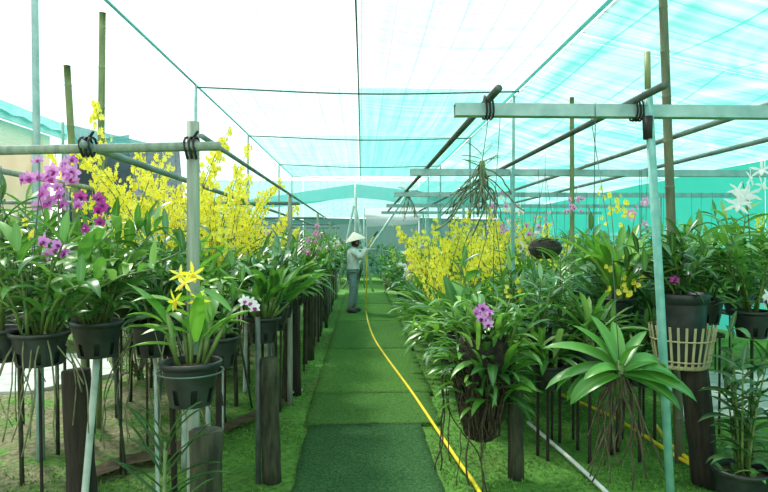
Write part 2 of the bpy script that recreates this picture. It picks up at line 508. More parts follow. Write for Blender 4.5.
lm = ['net_open', 'net_open', 'net_thin', 'net_mid', 'net_dense']  # near-left panels thinned to imitate sun glare; right half is a denser net
rm = ['net_open', 'net_thin', 'net_dense', 'net_far', 'net_far']
for k in range(5):
    y0, y1 = YB[k] + .004, YB[k + 1] - .004
    net_panel(ceiling, (XL, y0, ZR), (-.06, y0, ZR + .02), (-.06, y1, ZR + .02), (XL, y1, ZR), lm[k], .10, k, off=(0, 0, ZR))
    net_panel(ceiling, (-.05, y0, ZR + .02), (XR, y0, ZR), (XR, y1, ZR), (-.05, y1, ZR + .02), rm[k], .10, k + 9, off=(0, 0, ZR))
wall_right = empty('wall_right', (6.2, 0, 0), 'teal shade net side wall sloping down from the roof edge', 'wall')
wall_right['kind'] = 'structure'
YW = [-2.5, 3.0, 6.0, 9.0, 12.0, 15.5, 19.2, 27.0]
for k in range(7):
    y0, y1 = YW[k] + .004, YW[k + 1] - .004
    net_panel(wall_right, (XR + .01, y0, ZR - .01), (6.2, y0, 2.75), (6.2, y1, 2.75), (XR + .01, y1, ZR - .01), 'net_slope', .16, k + 30, off=(6.2, 0, 0), nu=18)
    net_panel(wall_right, (6.2, y0, 2.74), (6.25, y0, -0.02), (6.25, y1, -0.02), (6.2, y1, 2.74), 'net_wall', 0.0, k + 50, off=(6.2, 0, 0))

wall_left = empty('wall_left', (-6.4, 0, 0), 'thin pale shade net sloping from the roof edge toward the cream building', 'wall')
wall_left['kind'] = 'structure'
for k in range(6):
    y0, y1 = YW[k] + .004, YW[k + 1] - .004
    net_panel(wall_left, (-6.4, y0, 3.2), (XL - .01, y0, ZR - .01), (XL - .01, y1, ZR - .01), (-6.4, y1, 3.2), 'net_open', .12, k + 130, off=(-6.4, 0, 0), nu=18)
for k, y in enumerate(YW[:7]):
    part('edge_post', tube(MB(), [(0, y, -.03), (0, y, 3.22)], .028, 8), 'galvanised', wall_left)
# far end: lower sagging net, net wall
far_net = empty('shade_net', (0, 24, 3.1), 'sagging teal shade net canopy beyond the end of the roof', 'net')
net_panel(far_net, (-5, 20.8, 2.75), (-.2, 20.6, 3.45), (-.2, 25, 3.3), (-5, 25, 2.9), 'net_sag', .25, 71, off=(0, 24, 3.1))
net_panel(far_net, (-.2, 20.6, 3.45), (4.5, 20.8, 2.95), (4.5, 25, 2.9), (-.2, 25, 3.3), 'net_sag', .25, 72, off=(0, 24, 3.1))
for x_, y_, z_ in ((-5, 20.8, 2.75), (4.5, 20.8, 2.95), (-5, 25, 2.9), (4.5, 25, 2.9), (-.2, 25, 3.3), (-.2, 20.6, 3.45)):
    part('net_pole', tube(MB(), [(x_, y_ - 24, -3.13), (x_, y_ - 24, z_ - 3.09)], .035, 8), 'pvc', far_net)
g = empty('wall_back', (0, 27, 0), 'dark green shade net closing the far end of the nursery', 'wall')
g['kind'] = 'structure'
for k, (xa, xb) in enumerate([(-7.5, -2.6), (-2.58, 2.6), (2.62, 7.5)]):
    net_panel(g, (xa, 27, 2.55), (xb, 27, 2.45), (xb, 27.1, -.02), (xa, 27.1, -.02), 'net_green', 0, 80 + k, off=(0, 27, 0))
# pale net screen above it
for k, (xa, xb) in enumerate([(-7.5, -2.6), (-2.58, 2.6), (2.62, 7.5)]):
    net_panel(g, (xa, 27, 4.2), (xb, 27, 4.2), (xb, 27.0, 2.56), (xa, 27.0, 2.56), 'net_thin', 0, 90 + k, off=(0, 27, 0))

# ------------------------------------------------------------------ SETTING: posts, bars and cables
def rod(name, a, b, r, mat, label, cat, group=None, n=8, mid=None):
    a = Vector(a); b = Vector(b)
    pts = [a, b] if mid is None else smooth_path([a, Vector(mid), b], 8)
    return tag(part(name, tube(MB(), pts, r, n), mat), label, cat, group)
def post(name, base, top, r, mat, label, cat='post', group=None, node=0, seed=0, taper=.85):
    P, R_ = pole_pts(base, top, node, r, seed, taper)
    return tag(part(name, tube(MB(), P, R_, 10), mat), label, cat, group)
# roof edge cables
for k in range(5):
    y0, y1 = YB[k], YB[k + 1]
rod('edge_bar', (XL, -2.5, ZR + .03), (XL, 19.2, ZR + .03), .014, 'pipe_dark', 'long grey bar along the roof edge above the post row with wooden stumps', 'bar')
rod('edge_bar', (XR, -2.5, ZR + .03), (XR, 19.2, ZR + .03), .020, 'pipe_dark', 'long grey bar where the roof meets the sloping teal net', 'bar')
rod('ridge_cable', (-.09, -2.5, ZR - .06), (-.02, 19.2, ZR - .06), .009, 'wire', 'thin steel cable under the middle of the roof net', 'cable', mid=(-.03, 8.1, ZR - .07))
for y, nm in ((4.2, 'nearest the front square beam'), (8.1, 'second from the front square beam'), (11.8, 'over the turf just before the gardener'), (16.2, 'behind the gardener'), (19.2, 'at the end of the roof net')):
    rod('cross_cable', (XL, y, ZR), (XR, y, ZR - .02), .011, 'wire', 'thin cross cable under the roof net, ' + nm, 'cable', mid=(0, y, ZR - .07))
# roof edge posts
post('roof_post', (XR + .05, 4.05, -.03), (XR - .02, 4.2, ZR + .02), .033, 'bamboo_old', 'tall brown bamboo post rising behind the front square beam', node=.32, seed=4)
post('roof_post', (2.16, 6.05, -.03), (2.13, 6.0, 2.95), .026, 'bamboo', 'bamboo post with a free top, between second square beam and front beam', node=.3)
post('roof_post', (XR, 8.4, -.03), (XR, 8.4, ZR), .024, 'galvanised', 'slim galvanised post under the teal net edge, behind the second square beam')
post('roof_post', (XR, 11.8, -.03), (XR, 11.8, ZR), .024, 'galvanised', 'slim galvanised post under the teal net edge, level with the gardener')
post('roof_post', (XR, 16.2, -.03), (XR, 16.2, ZR), .024, 'galvanised', 'slim galvanised post under the teal net edge, beyond the gardener')
post('roof_post', (XL, 4.2, -.03), (XL - .03, 4.2, ZR + .02), .026, 'galvanised', 'tall pale galvanised post rising behind the grey cross pipe')
post('roof_post', (-2.16, 5.0, -.03), (-2.13, 5.05, 3.38), .03, 'bamboo', 'tall bamboo post with a free top behind the grey cross pipe', node=.33)
post('roof_post', (-2.05, 4.6, -.03), (-2.18, 4.55, 2.8), .028, 'bamboo', 'leaning bamboo post, the shorter one behind the grey cross pipe', node=.3)
for y, nm in ((8.1, 'nearest the yellow oncidiums'), (11.8, 'second of the row past the oncidiums'), (16.2, 'third of the row past the oncidiums'), (19.2, 'at the end corner of the roof net')):
    post('roof_post', (XL, y, -.03), (XL, y, ZR + .02), .026, 'galvanised', 'slim galvanised post under the roof edge bar, ' + nm)
post('roof_post', (XR, 19.2, -.03), (XR, 19.2, ZR), .026, 'galvanised', 'slim galvanised post at the roof corner beside the teal wall')

# right bay: square beams, round bars, posts
ZB = 2.2
beams = [(3.2, 'nearest, tied to the teal pole'), (6.1, 'second one back'), (9.0, 'third one back'), (11.9, 'fourth one back'), (14.8, 'fifth one back')]
for y, nm in beams:
    mb = MB()
    x0, x1 = .5, 6.0
    h = .033
    pr = [(-h, -h), (h, -h), (h, h), (-h, h)]
    pi_ = [(a * .9, b * .9) for a, b in pr]
    V = [(x, a, b) for x in (x0, x1) for a, b in pr] + [(x, a, b) for x in (x0, x1) for a, b in pi_]
    F = [(i, (i + 1) % 4, 4 + (i + 1) % 4, 4 + i) for i in range(4)] + [(8 + i, 12 + i, 12 + (i + 1) % 4, 8 + (i + 1) % 4) for i in range(4)]
    F += [(i, 8 + i, 8 + (i + 1) % 4, (i + 1) % 4) for i in range(4)] + [(4 + i, 4 + (i + 1) % 4, 12 + (i + 1) % 4, 12 + i) for i in range(4)]
    mb.add(V, F)
    b = part('square_beam', mb, 'galvanised', smooth=False)
    b.location = (0, y, ZB)
    tag(b, 'galvanised square tube beam across the right bay, ' + nm if False else 'galvanised square tube beam over the plants by the teal wall, ' + nm, 'beam')
# front teal pole and other posts
pA, pB = at(648, 50, 3.13), at(672, 540, 3.13)
pb = tag(part('teal_pole', tube(MB(), [(pB.x, pB.y, -.03), pB.lerp(pA, .5) if False else ((pA.x + pB.x) / 2, 3.13, (pA.z + pB.z) / 2), (pA.x, pA.y, ZB + .1)], .022, 12), 'pole_paint'), 'weathered teal metal pole beside the broad-leaved hanging orchid', 'pole')
part('rust_cap', tube(MB(), [(pA.x, pA.y, ZB + .1), (pA.x - .004, pA.y, ZB + .30)], .016, 10), 'bamboo', pb)
part('rubber_tie', tube(MB(), [(pA.x + .003, pA.y, ZB - .16), (pA.x, pA.y, ZB - .04)], [.026, .028], 10), 'rubber', pb)
for y, nm in beams[1:]:
    post('beam_post', (1.56, y - .06, -.03), (1.53, y - .06, ZB + .04), .022, 'pole_paint', 'slim teal post holding a square beam, ' + nm)
for y, nm in beams:
    post('beam_post', (4.6, y + .06, -.03), (4.6, y + .06, ZB + .04), .022, 'galvanised', 'slim grey post near teal wall under square beam, ' + nm)
for (x, z, ya, yb, nm) in ((.68, 2.255, 2.95, 15, 'along their ends beside the path'), (1.47, 2.255, 2.86, 15, 'beside the teal pole'), (2.25, 2.25, 3.05, 15, 'over the dark potted orchid'), (3.0, 2.25, 3.0, 15, 'nearest the teal wall')):
    rod('round_bar', (x, ya, z), (x, yb, z), .02, 'pipe_dark' if x < 1.6 else 'pipe_grey', 'long round bar lying on the square beams, ' + nm, 'bar')
# rubber lashings where bars meet the front beam
def lashing(p, label, s=.04):
    mb = MB()
    for k in range(3):
        P = [(p[0] + (k - 1) * .018 + .004 * math.sin(a * 2), p[1] + s * 1.1 * math.cos(a), p[2] + s * 1.25 * math.sin(a)) for a in [2 * PI * i / 12 for i in range(13)]]
        tube(mb, P, .0055, 6)
    tube(mb, [(p[0], p[1], p[2] + s), (p[0] + .03, p[1] - .02, p[2] + s * 1.9)], .006, 5)
    tag(part('rubber_lashing', mb, 'rubber'), label, 'lashing')
lashing((.68, 3.2, 2.215), 'black rubber lashing at the free end of the front square beam', .05)
lashing((1.49, 3.2, 2.21), 'black rubber lashing beside the teal pole on the front beam', .048)

# left bay: tall grey post, cross pipe, long rails
ZP = 1.87
tall = post('tall_post', (-.70, 2.52, -.03), (-.69, 2.5, 1.99), .027, 'timber_grey', 'tall grey post behind the potted orchid with yellow star flowers', seed=2, taper=.95)
rod('cross_pipe', (-3.6, 2.42, 1.80), (-.57, 2.46, 1.885), .019, 'timber_grey', 'grey cross pipe lashed to the tall grey post', 'pipe')
rod('long_rail', (-1.08, 2.38, 1.875), (-1.12, 16, 1.875), .017, 'pipe_grey', 'long grey rail resting on the cross pipe above the purple orchids', 'pipe')
rod('long_rail', (-.645, 2.46, 1.925), (-.66, 16, 1.93), .011, 'pipe_grey', 'long dark rail starting at the tall grey post', 'pipe')
rod('long_rail', (-1.75, 2.6, 1.84), (-1.75, 16, 1.86), .015, 'timber_grey', 'long grey rail along the middle of the stake bench', 'pipe')
lashing((-1.08, 2.42, 1.872), 'black rubber lashing where the long rail crosses the grey pipe', .03)
lashing((-.69, 2.48, 1.88), 'black rubber lashing on top of the tall grey post', .034)
for y in (5.6, 9.2, 12.8, 16):
    rod('cross_pipe', (-3.6, y, 1.85), (-.57, y, 1.85), .017, 'pipe_grey', 'grey cross pipe over the yellow oncidiums and the plants behind them', 'pipe', 'cross pipes over the stake bench')
    post('rail_post', (-.66, y, -.03), (-.66, y, 1.93), .024, 'timber_grey', 'slim grey post carrying a rail among the row of stumps', group='rail posts among the stumps')
    post('rail_post', (-3.5, y, -.03), (-3.5, y, 1.87), .024, 'timber_grey', 'slim grey post carrying the outer end of a cross pipe', group='outer rail posts')

# cream building and dark net beyond the left bay
bld = empty('building', (-7.2, 9, 0), 'cream rendered building with teal sheet roof outside the shade house', 'building')
box(mb := MB(), (-1.6, 0, 1.95), (3.2, 10.4, 3.95)); part('wall', mb, 'render_cream', bld, False)
for k in range(5):
    box(mb := MB(), (.03, -4.6 + 2.3 * k, 1.95), (.08, .32, 3.9)); part('pilaster', mb, 'render_tan', bld, False)
mb = MB()
nr = 60
Vr = []
for i in range(nr + 1):
    y = -5.5 + 11 * i / nr
    for x, z in ((.35, 4.0), (-3.6, 5.1)):
        Vr.append((x, y, z + .025 * math.sin(i * PI / 2)))
mb.add(Vr, [(2 * i, 2 * i + 2, 2 * i + 3, 2 * i + 1) for i in range(nr)])
part('roof_sheet', mb, 'sheet_teal', bld)
box(mb := MB(), (.22, 0, 4.06), (.06, 11, .34)); part('fascia', mb, 'sheet_teal', bld, False)
dn = empty('hanging_net', (-5, 12.6, 0), 'dark black shade net hung up between the bamboo posts and the cream building', 'net')
net_panel(dn, (-6.0, 12.6, 3.9), (-3.7, 12.4, 3.35), (-3.5, 12.6, .1), (-6.1, 12.8, .1), 'net_black', 0, 95, off=(-5, 12.6, 0))
net_panel(dn, (-6.3, 12.9, 3.5), (-4.9, 12.9, 3.75), (-4.7, 13, .1), (-6.3, 13, .1), 'net_black', 0, 96, off=(-5, 12.6, 0))
for x, z in ((-6.15, 3.95), (-3.6, 3.5)):
    part('net_pole', tube(MB(), [(x + 5, .05, -.03), (x + 5, .05, z)], .03, 8), 'bamboo_old', dn)

# ------------------------------------------------------------------ LEAF, FLOWER and PLANT kits
def leaf_proto(W, droop, shape, fold=.25, nseg=5, e0=0.0, wave=0.0):
    P, ribs = [], []
    x = z = 0.0
    for i in range(nseg + 1):
        t = i / nseg
        e = e0 - droop * t ** 1.3
        if i:
            x += math.cos(e) / nseg; z += math.sin(e) / nseg
        if shape == 'lance': w = math.sin(PI * min(1, t * .92 + .08)) ** .85
        elif shape == 'strap': w = min(1, .6 + t * 2.2) * (1 if t < .75 else math.sqrt(max(0, 1 - ((t - .75) / .25) ** 2)))
        elif shape == 'blade': w = (1 - t) ** .55 * (.75 + .5 * min(t * 3, .5))
        else: w = math.sin(PI * min(1, t ** .85 * .9 + .1)) ** .6
        w *= W / 2
        nx_, nz = -math.sin(e), math.cos(e)
        lift = fold * w
        if i < nseg:
            P += [(x + nx_ * lift, w, z + nz * lift), (x, 0, z), (x + nx_ * lift, -w, z + nz * lift)]
            ribs += [0, 1, 0]
        else:
            P.append((x, 0, z)); ribs.append(.6)
    F = []
    for i in range(nseg - 1):
        a = 3 * i
        F += [(a, a + 1, a + 4, a + 3), (a + 1, a + 2, a + 5, a + 4)]
    a = 3 * (nseg - 1); tip = 3 * nseg
    F += [(a, a + 1, tip), (a + 1, a + 2, tip)]
    return np.array(P), F, np.array(ribs)
LP = {}
for kind, W, shape, fold, ns in (('lance', .25, 'lance', .35, 5), ('strap', .10, 'strap', .5, 7), ('blade', .07, 'blade', .6, 6), ('broad', .25, 'broad', .45, 8), ('oval', .34, 'broad', .35, 6), ('narrow', .07, 'strap', .7, 7)):
    for k, d in enumerate((.15, .5, .9, 1.4, 1.9)):
        LP[kind, k] = leaf_proto(W, d, shape, fold, ns)
LEAFMESH = {}
def leaf_mesh(kind, k, mat):
    key = (kind, k, mat)
    if key not in LEAFMESH:
        v, f, r = LP[kind, k]
        T = np.stack([np.zeros(len(v)), r], -1)
        LEAFMESH[key] = MB().add(v, f, 0, T).mesh('leaf', mat)
    return LEAFMESH[key]
def LM(base, az, el, L, roll=0.0, wscale=1.0):
    return Matrix.Translation(base) @ Matrix.Rotation(az, 4, 'Z') @ Matrix.Rotation(-el, 4, 'Y') @ Matrix.Rotation(roll, 4, 'X') @ Matrix.Diagonal((L, L * wscale, L, 1))

def flower_proto(kind, ns=2):
    mb = MB()
    def petal(ang, L, W, cup, shape='broad', mi=0, droop=.3, fwd=0.0):
        v, f, r = leaf_proto(W / L, droop, shape, .15, ns)
        # local X -> radial, local Z -> +X (facing)
        ca, sa = math.cos(ang), math.sin(ang)
        M = Matrix(((math.sin(cup), 0, math.cos(cup), fwd), (ca * math.cos(cup), -sa, -ca * math.sin(cup), 0), (sa * math.cos(cup), ca, -sa * math.sin(cup), 0), (0, 0, 0, 1)))
        v = xf(v * L, M)
        T = np.zeros((len(v), 2)); T[:, 0] = random.Random(int(ang * 100)).random() * .5
        mb.add(v, f, mi, T)
    D = rad
    if kind == 'dendro':
        for a in (90, 215, 325): petal(D(a), .5, .26, .25)
        for a in (20, 160): petal(D(a), .5, .36, .15)
        petal(D(270), .36, .30, .9, mi=1, droop=.9); petal(D(270), .2, .2, 1.3, mi=1, droop=.2)
    elif kind == 'oncid':
        petal(D(250), .55, .5, .15, droop=.2); petal(D(290), .55, .5, .15, droop=.2)
        for a in (90, 30, 150): petal(D(a), .38, .16, .3)
        petal(D(90), .14, .12, .9, mi=1)
    elif kind == 'star':
        for a in (90, 215, 325, 20, 160): petal(D(a), .55, .13, .15, 'lance', droop=.4)
        petal(D(270), .36, .2, .7, 'broad', mi=1, droop=.7)
    return mb
FP = {(k, n): flower_proto(k, n) for k in ('dendro', 'oncid', 'star') for n in (2, 4)}
FMESH = {}
def flower_mesh(kind, mats, ns=4):
    key = (kind, tuple(mats), ns)
    if key not in FMESH:
        FMESH[key] = FP[kind, ns].mesh('flower', mats)
    return FMESH[key]
def add_flower(mb, kind, M, tint):
    p = FP[kind, 2]
    T = np.concatenate(p.tint); T = T.copy(); T[:, 0] += tint
    mb.add(xf(np.concatenate(p.v), M), p.f, list(p.mi), T)
def FM(pos, face_az, tilt, size, roll=0):
    return Matrix.Translation(pos) @ Matrix.Rotation(face_az, 4, 'Z') @ Matrix.Rotation(-tilt, 4, 'Y') @ Matrix.Rotation(roll, 4, 'X') @ Matrix.Scale(size, 4)

class Plant:
    def __init__(s):
        s.leaves = []; s.stems = []; s.roots = []
        s.mesh = None
def dendro(seed, h=.5, n=8, Lf=.13, kind='lance', spread=.5):
    rd = random.Random(seed); p = Plant()
    for c in range(n):
        az = rd.uniform(0, 2 * PI); lean = rd.uniform(.05, spread); hh = h * rd.uniform(.6, 1.1)
        r0 = rd.uniform(.0, .06)
        b = Vector((r0 * math.cos(az), r0 * math.sin(az), 0))
        pts = []
        for i in range(5):
            t = i / 4
            l = lean * (.5 + .8 * t)
            pts.append(b + Vector((math.cos(az) * math.sin(l), math.sin(az) * math.sin(l), math.cos(l))) * hh * t)
        p.stems.append((pts, [.007, .008, .007, .005, .003]))
        nl = max(5, int(hh / .048))
        pl = rd.uniform(0, PI)
        for k in range(nl):
            t = .10 + .90 * k / (nl - 1)
            i = min(3, int(t * 4)); q = pts[i].lerp(pts[i + 1], t * 4 - i)
            a = pl + (PI if k % 2 else 0) + rd.uniform(-.5, .5)
            p.leaves.append((kind, rd.choice((1, 2, 2, 3)), LM(q, a, rd.uniform(.35, 1.0), Lf * rd.uniform(.75, 1.25) * (1.1 - .3 * abs(t - .6)), rd.uniform(-.4, .4)), rd.random()))
        p.leaves.append((kind, 0, LM(pts[-1], rd.uniform(0, 6), rd.uniform(1.1, 1.5), Lf * .8), rd.random()))
    return p
def strappy(seed, n=30, L=.36, kind='strap', el=(.7, 1.45), bulbs=6):
    rd = random.Random(seed); p = Plant()
    for b in range(bulbs):
        az = 2 * PI * b / bulbs + rd.uniform(-.4, .4); r0 = rd.uniform(.02, .07)
        q = Vector((r0 * math.cos(az), r0 * math.sin(az), 0))
        p.stems.append(([q, q + Vector((0, 0, .03)), q + Vector((0, 0, .07)), q + Vector((0, 0, .1))], [.012, .02, .016, .006]))
        for k in range(n // bulbs):
            e = rd.uniform(*el)
            p.leaves.append((kind, rd.choice((1, 2, 2, 3, 3)), LM(q + Vector((0, 0, rd.uniform(.02, .1))), az + rd.uniform(-1.3, 1.3), e, L * rd.uniform(.7, 1.2), rd.uniform(-.3, .3)), rd.random()))
    return p
def cattleya(seed, n=9, L=.24, kind='oval', ws=.75, lean=.55):
    rd = random.Random(seed); p = Plant()
    for c in range(n):
        az = rd.uniform(0, 2 * PI); l = rd.uniform(.05, lean); r0 = rd.uniform(.01, .07); hb = rd.uniform(.1, .2)
        b = Vector((r0 * math.cos(az), r0 * math.sin(az), 0))
        d = Vector((math.cos(az) * math.sin(l), math.sin(az) * math.sin(l), math.cos(l)))
        p.stems.append(([b, b + d * hb * .5, b + d * hb], [.006, .011, .006]))
        for k in range(rd.choice((1, 2, 2))):
            p.leaves.append((kind, rd.choice((0, 1, 2)), LM(b + d * hb, az + rd.uniform(-1.2, 1.2), rd.uniform(.6, 1.35), L * rd.uniform(.7, 1.15), rd.uniform(-.4, .4), ws), rd.random()))
    return p
def vanda(seed, h=.4, n=18, L=.26, kind='strap', az=0.0, droop=(1, 2, 3), el=(.3, .75), lean=(0, 0)):
    rd = random.Random(seed); p = Plant()
    top = Vector((lean[0], lean[1], h))
    p.stems.append(([Vector((0, 0, 0)), top * .5, top], [.012, .012, .007]))
    for k in range(n):
        t = .12 + .88 * k / (n - 1)
        a = az + (PI if k % 2 else 0) + rd.uniform(-.25, .25)
        p.leaves.append((kind, rd.choice(droop), LM(top * t, a, rd.uniform(*el) + .5 * t ** 3, L * rd.uniform(.8, 1.15) * (1 - .25 * t ** 3), rd.uniform(-.2, .2)), rd.random()))
    return p
def rosette(seed, n=13, L=.4, kind='broad', el=(.0, 1.1)):
    rd = random.Random(seed); p = Plant()
    p.stems.append(([Vector((0, 0, -.03)), Vector((0, 0, .03)), Vector((0, 0, .09))], [.02, .024, .012]))
    for k in range(n):
        t = k / (n - 1)
        p.leaves.append((kind, rd.choice((2, 3)) if t < .6 else rd.choice((1, 2)), LM(Vector((0, 0, .0 + .08 * t)), k * 2.4 + rd.uniform(-.3, .3), el[0] + (el[1] - el[0]) * t + rd.uniform(-.1, .1), L * rd.uniform(.8, 1.1) * (1 - .3 * t), rd.uniform(-.25, .25)), rd.random()))
    return p
def add_roots(p, seed, n=14, L=.4, r=.003, r0=.06, spread=.5):
    rd = random.Random(seed)
    for k in range(n):
        a = rd.uniform(0, 2 * PI); q = Vector((r0 * math.cos(a), r0 * math.sin(a), rd.uniform(-.02, .03)))
        pts = [q]; l = L * rd.uniform(.5, 1.15)
        d = Vector((math.cos(a) * spread, math.sin(a) * spread, -.5))
        for i in range(5):
            d += Vector((rd.uniform(-.35, .35), rd.uniform(-.35, .35), -.45)); d.normalize()
            pts.append(pts[-1] + d * l / 5)
        p.roots.append((smooth_path(pts, 2), r * rd.uniform(.7, 1.3)))
    return p

def pot_mesh(rt=.112, rb=.082, h=.165, n=24, slots=True):
    mb = MB()
    prof = [(rb, 0), (rb + (rt - rb) * .06, h * .08), (rb + (rt - rb) * .42, h * .42), (rt * .95, h * .84), (rt * .955, h * .86), (rt * 1.05, h * .87), (rt * 1.07, h * .985), (rt * 1.04, h), (rt * .97, h), (rt * .93, h * .86), (rb * .95, .012), (0.001, .01)]
    skip = (lambda i, k: i == 1 and k % 3 == 1) if slots else None
    lathe(mb, prof, n, skip)
    lathe(mb, [(rb, 0), (.001, 0)], n)
    if not slots:
        pass
    return mb
POTS = {}
def add_pot(root, size=(.112, .082, .165), detail=True, mat='pot_black', slots=True):
    key = (size, mat, slots)
    if key not in POTS:
        POTS[key] = pot_mesh(*size, slots=slots).mesh('pot', mat)
        rd = random.Random(2); mb = MB()
        R0 = size[0] * .93; zb = size[2] * .82
        n = 14
        V = [(0, 0, zb + .015)]; 
        for q in (.35, .7, 1.0):
            for k in range(n):
                a = 2 * PI * k / n
                V.append((R0 * q * math.cos(a), R0 * q * math.sin(a), zb + (rd.uniform(-.012, .014) if q < 1 else 0)))
        F = [(0, 1 + k, 1 + (k + 1) % n) for k in range(n)]
        for j in range(2):
            for k in range(n):
                F.append((1 + j * n + k, 1 + (j + 1) * n + k, 1 + (j + 1) * n + (k + 1) % n, 1 + j * n + (k + 1) % n))
        POTS[key, 'bark'] = mb.add(V, F).mesh('potting_bark', 'bark', False)
    link('pot', POTS[key], root)
    link('potting_bark', POTS[key, 'bark'], root)
    return size[2] * .84
def stems_mesh(p):
    mb = MB()
    for pts, r in p.stems: tube(mb, pts, r, 5)
    return mb.mesh('stems', 'stem')
def realize(root, p, z, mat='leaf', detail=False, rootmat='root'):
    """parts of a plant under its thing; z is the height of the growing medium"""
    off = Matrix.Translation((0, 0, z))
    if p.mesh is None:
        p.mesh = {}
        p.mesh['stems'] = stems_mesh(p)
        if p.roots:
            mb = MB()
            for pts, r in p.roots: tube(mb, pts, r, 4)
            p.mesh['roots'] = mb.mesh('aerial_roots', rootmat)
    link('canes' if len(p.stems) > 2 else 'stem', p.mesh['stems'], root, off)
    if p.roots:
        tag(link('aerial_roots', p.mesh['roots'], root, off), kind='stuff')
    if detail:
        for kind, k, M, t in p.leaves:
            link('leaf', leaf_mesh(kind, k, mat), root, off @ M)
    else:
        if ('f', mat) not in p.mesh:
            mb = MB()
            for kind, k, M, t in p.leaves:
                v, f, r = LP[kind, k]
                T = np.stack([np.full(len(v), t), r], -1)
                mb.add(xf(v, M), f, 0, T)
            p.mesh['f', mat] = mb.mesh('foliage', mat)
        tag(link('foliage', p.mesh['f', mat], root, off), kind='stuff')
SPRAYS = {}
def spray(root, z, seed, kind, mats, h=.8, nsp=4, nf=45, size=.036, lean=.35, label=None):
    """far flower sprays: arching stems with many small blooms, one part for the stems and one for the blooms"""
    key = (seed, kind, tuple(mats), h, nsp, nf, size)
    if key not in SPRAYS:
        rd = random.Random(seed); ms, mf = MB(), MB()
        for s in range(nsp):
            az = rd.uniform(0, 2 * PI); ln = rd.uniform(.1, lean); H = h * rd.uniform(.75, 1.1)
            pts = [Vector((0, 0, 0))]
            for i in range(1, 8):
                t = i / 7
                l = ln * (1 + 1.6 * t * t)
                pts.append(pts[-1] + Vector((math.cos(az) * math.sin(l), math.sin(az) * math.sin(l), math.cos(l))) * H / 7)
            tube(ms, pts, [.004 - .0003 * i for i in range(8)], 4)
            for f in range(nf):
                t = rd.uniform(.38, 1.0) * 7
                i = min(6, int(t)); q = pts[i].lerp(pts[i + 1], t - i)
                sp = .14 * (1.15 - t / 7) + .02
                d = Vector((rd.gauss(0, 1), rd.gauss(0, 1), rd.gauss(-.1, .6))).normalized() * rd.uniform(.3, 1) * sp
                if rd.random() < .3: tube(ms, [q, q + d], .0014, 3, False)
                add_flower(mf, kind, FM(q + d, math.atan2(d.y, d.x) + rd.uniform(-.8, .8), rd.uniform(-.3, .5), size * rd.uniform(.75, 1.2), rd.uniform(-.4, .4)), rd.random() * .5)
        SPRAYS[key] = (ms.mesh('flower_stems', 'stem'), mf.mesh('flower_spray', mats))
    a, b = SPRAYS[key]
    link('flower_stems', a, root, Matrix.Translation((0, 0, z)))
    tag(link('flower_spray', b, root, Matrix.Translation((0, 0, z))), label, kind='stuff')
def spike(root, a, b, n, kind, mats, size, spread=.06, face=-PI / 2, seed=0, span=.45, label=None, arch=.08):
    """near flower spike: a stem part with each bloom as its own child"""
    rd = random.Random(seed)
    a, b = Vector(a), Vector(b)
    mid = a.lerp(b, .55) + Vector((0, 0, arch))
    P = smooth_path([a, mid, b], 8)
    st = part('flower_stem', tube(MB(), P, [.0045 - .0025 * i / (len(P) - 1) for i in range(len(P))], 5), 'stem', root)
    me = flower_mesh(kind, mats)
    for k in range(n):
        t = (1 - span) + span * (k + .5) / n
        q = P[min(len(P) - 1, int(t * (len(P) - 1)))]
        d = Vector((rd.uniform(-1, 1), rd.uniform(-1, .3), rd.uniform(-1, 1))) * spread
        o = link('flower', me, st, FM(q + d, face + rd.uniform(-.8, .8), rd.uniform(-.2, .5), size * rd.uniform(.8, 1.15), rd.uniform(-.5, .5)))
        if label: o['label'] = label
    return st

# ------------------------------------------------------------------ THINGS: near left
def stake(x, y, top, r, mat, label, group=None, seed=0, lean=(0, 0), cat='stake', taper=.92, name='stake'):
    return post(name, (x + lean[0], y + lean[1], -.04), (x, y, top), r, mat, label, cat, group, seed=seed, taper=taper)
def hang_wires(root, z0, ztop, r=.11, n=3, topxy=(0, 0)):
    mb = MB()
    for k in range(n):
        a = 2 * PI * k / n + .4
        tube(mb, [(r * math.cos(a), r * math.sin(a), z0), (topxy[0], topxy[1], z0 + (ztop - z0) * .8), (topxy[0], topxy[1], ztop)], .002, 4)
    part('hanger_wire', mb, 'wire', root)

# A: potted orchid with yellow star flowers, clipped to the tall post
pA_ = at(191, 404, 2.36)
A = empty('potted_orchid', pA_, 'fresh green orchid with yellow star flowers in a slotted black pot by tall grey post', 'orchid')
zt = add_pot(A, (.112, .08, .17))
pa = Plant(); rd = random.Random(11)
for k in range(9):
    az = rd.uniform(0, 2 * PI); b = Vector((.05 * math.cos(az), .05 * math.sin(az), 0)); hh = rd.uniform(.12, .24)
    l = rd.uniform(.1, .45); d = Vector((math.cos(az) * math.sin(l), math.sin(az) * math.sin(l), math.cos(l)))
    pa.stems.append(([b, b + d * hh * .5, b + d * hh], [.007, .010, .006]))
    for j in range(2):
        pa.leaves.append(('lance', rd.choice((1, 2, 2, 3)), LM(b + d * hh * (.55 + .45 * j), az + rd.uniform(-1.2, 1.2) + PI * j * .6, rd.uniform(.5, 1.25), rd.uniform(.15, .23), rd.uniform(-.4, .4), .95), rd.random()))
for (dx, dz, L, az, el) in ((-.06, .12, .30, PI - .2, 1.05), (.05, .12, .22, .2, .75), (-.05, .08, .20, PI, .25), (.02, .1, .26, -1.2, 1.2)):
    pa.leaves.append(('lance', 1, LM(Vector((dx, 0, dz)), az, el, L, 0, .9), .4))
realize(A, pa, zt, 'leaf_fresh', True)
spike(A, (0, 0, zt), (.0, -.03, .50), 5, 'star', ['yellow', 'yellow_deep'], .10, .065, seed=4, span=.25, arch=.0)
mb = MB()
tube(mb, [(.124 * math.cos(a), .124 * math.sin(a), .128) for a in [2 * PI * i / 24 for i in range(25)]], .0035, 5)
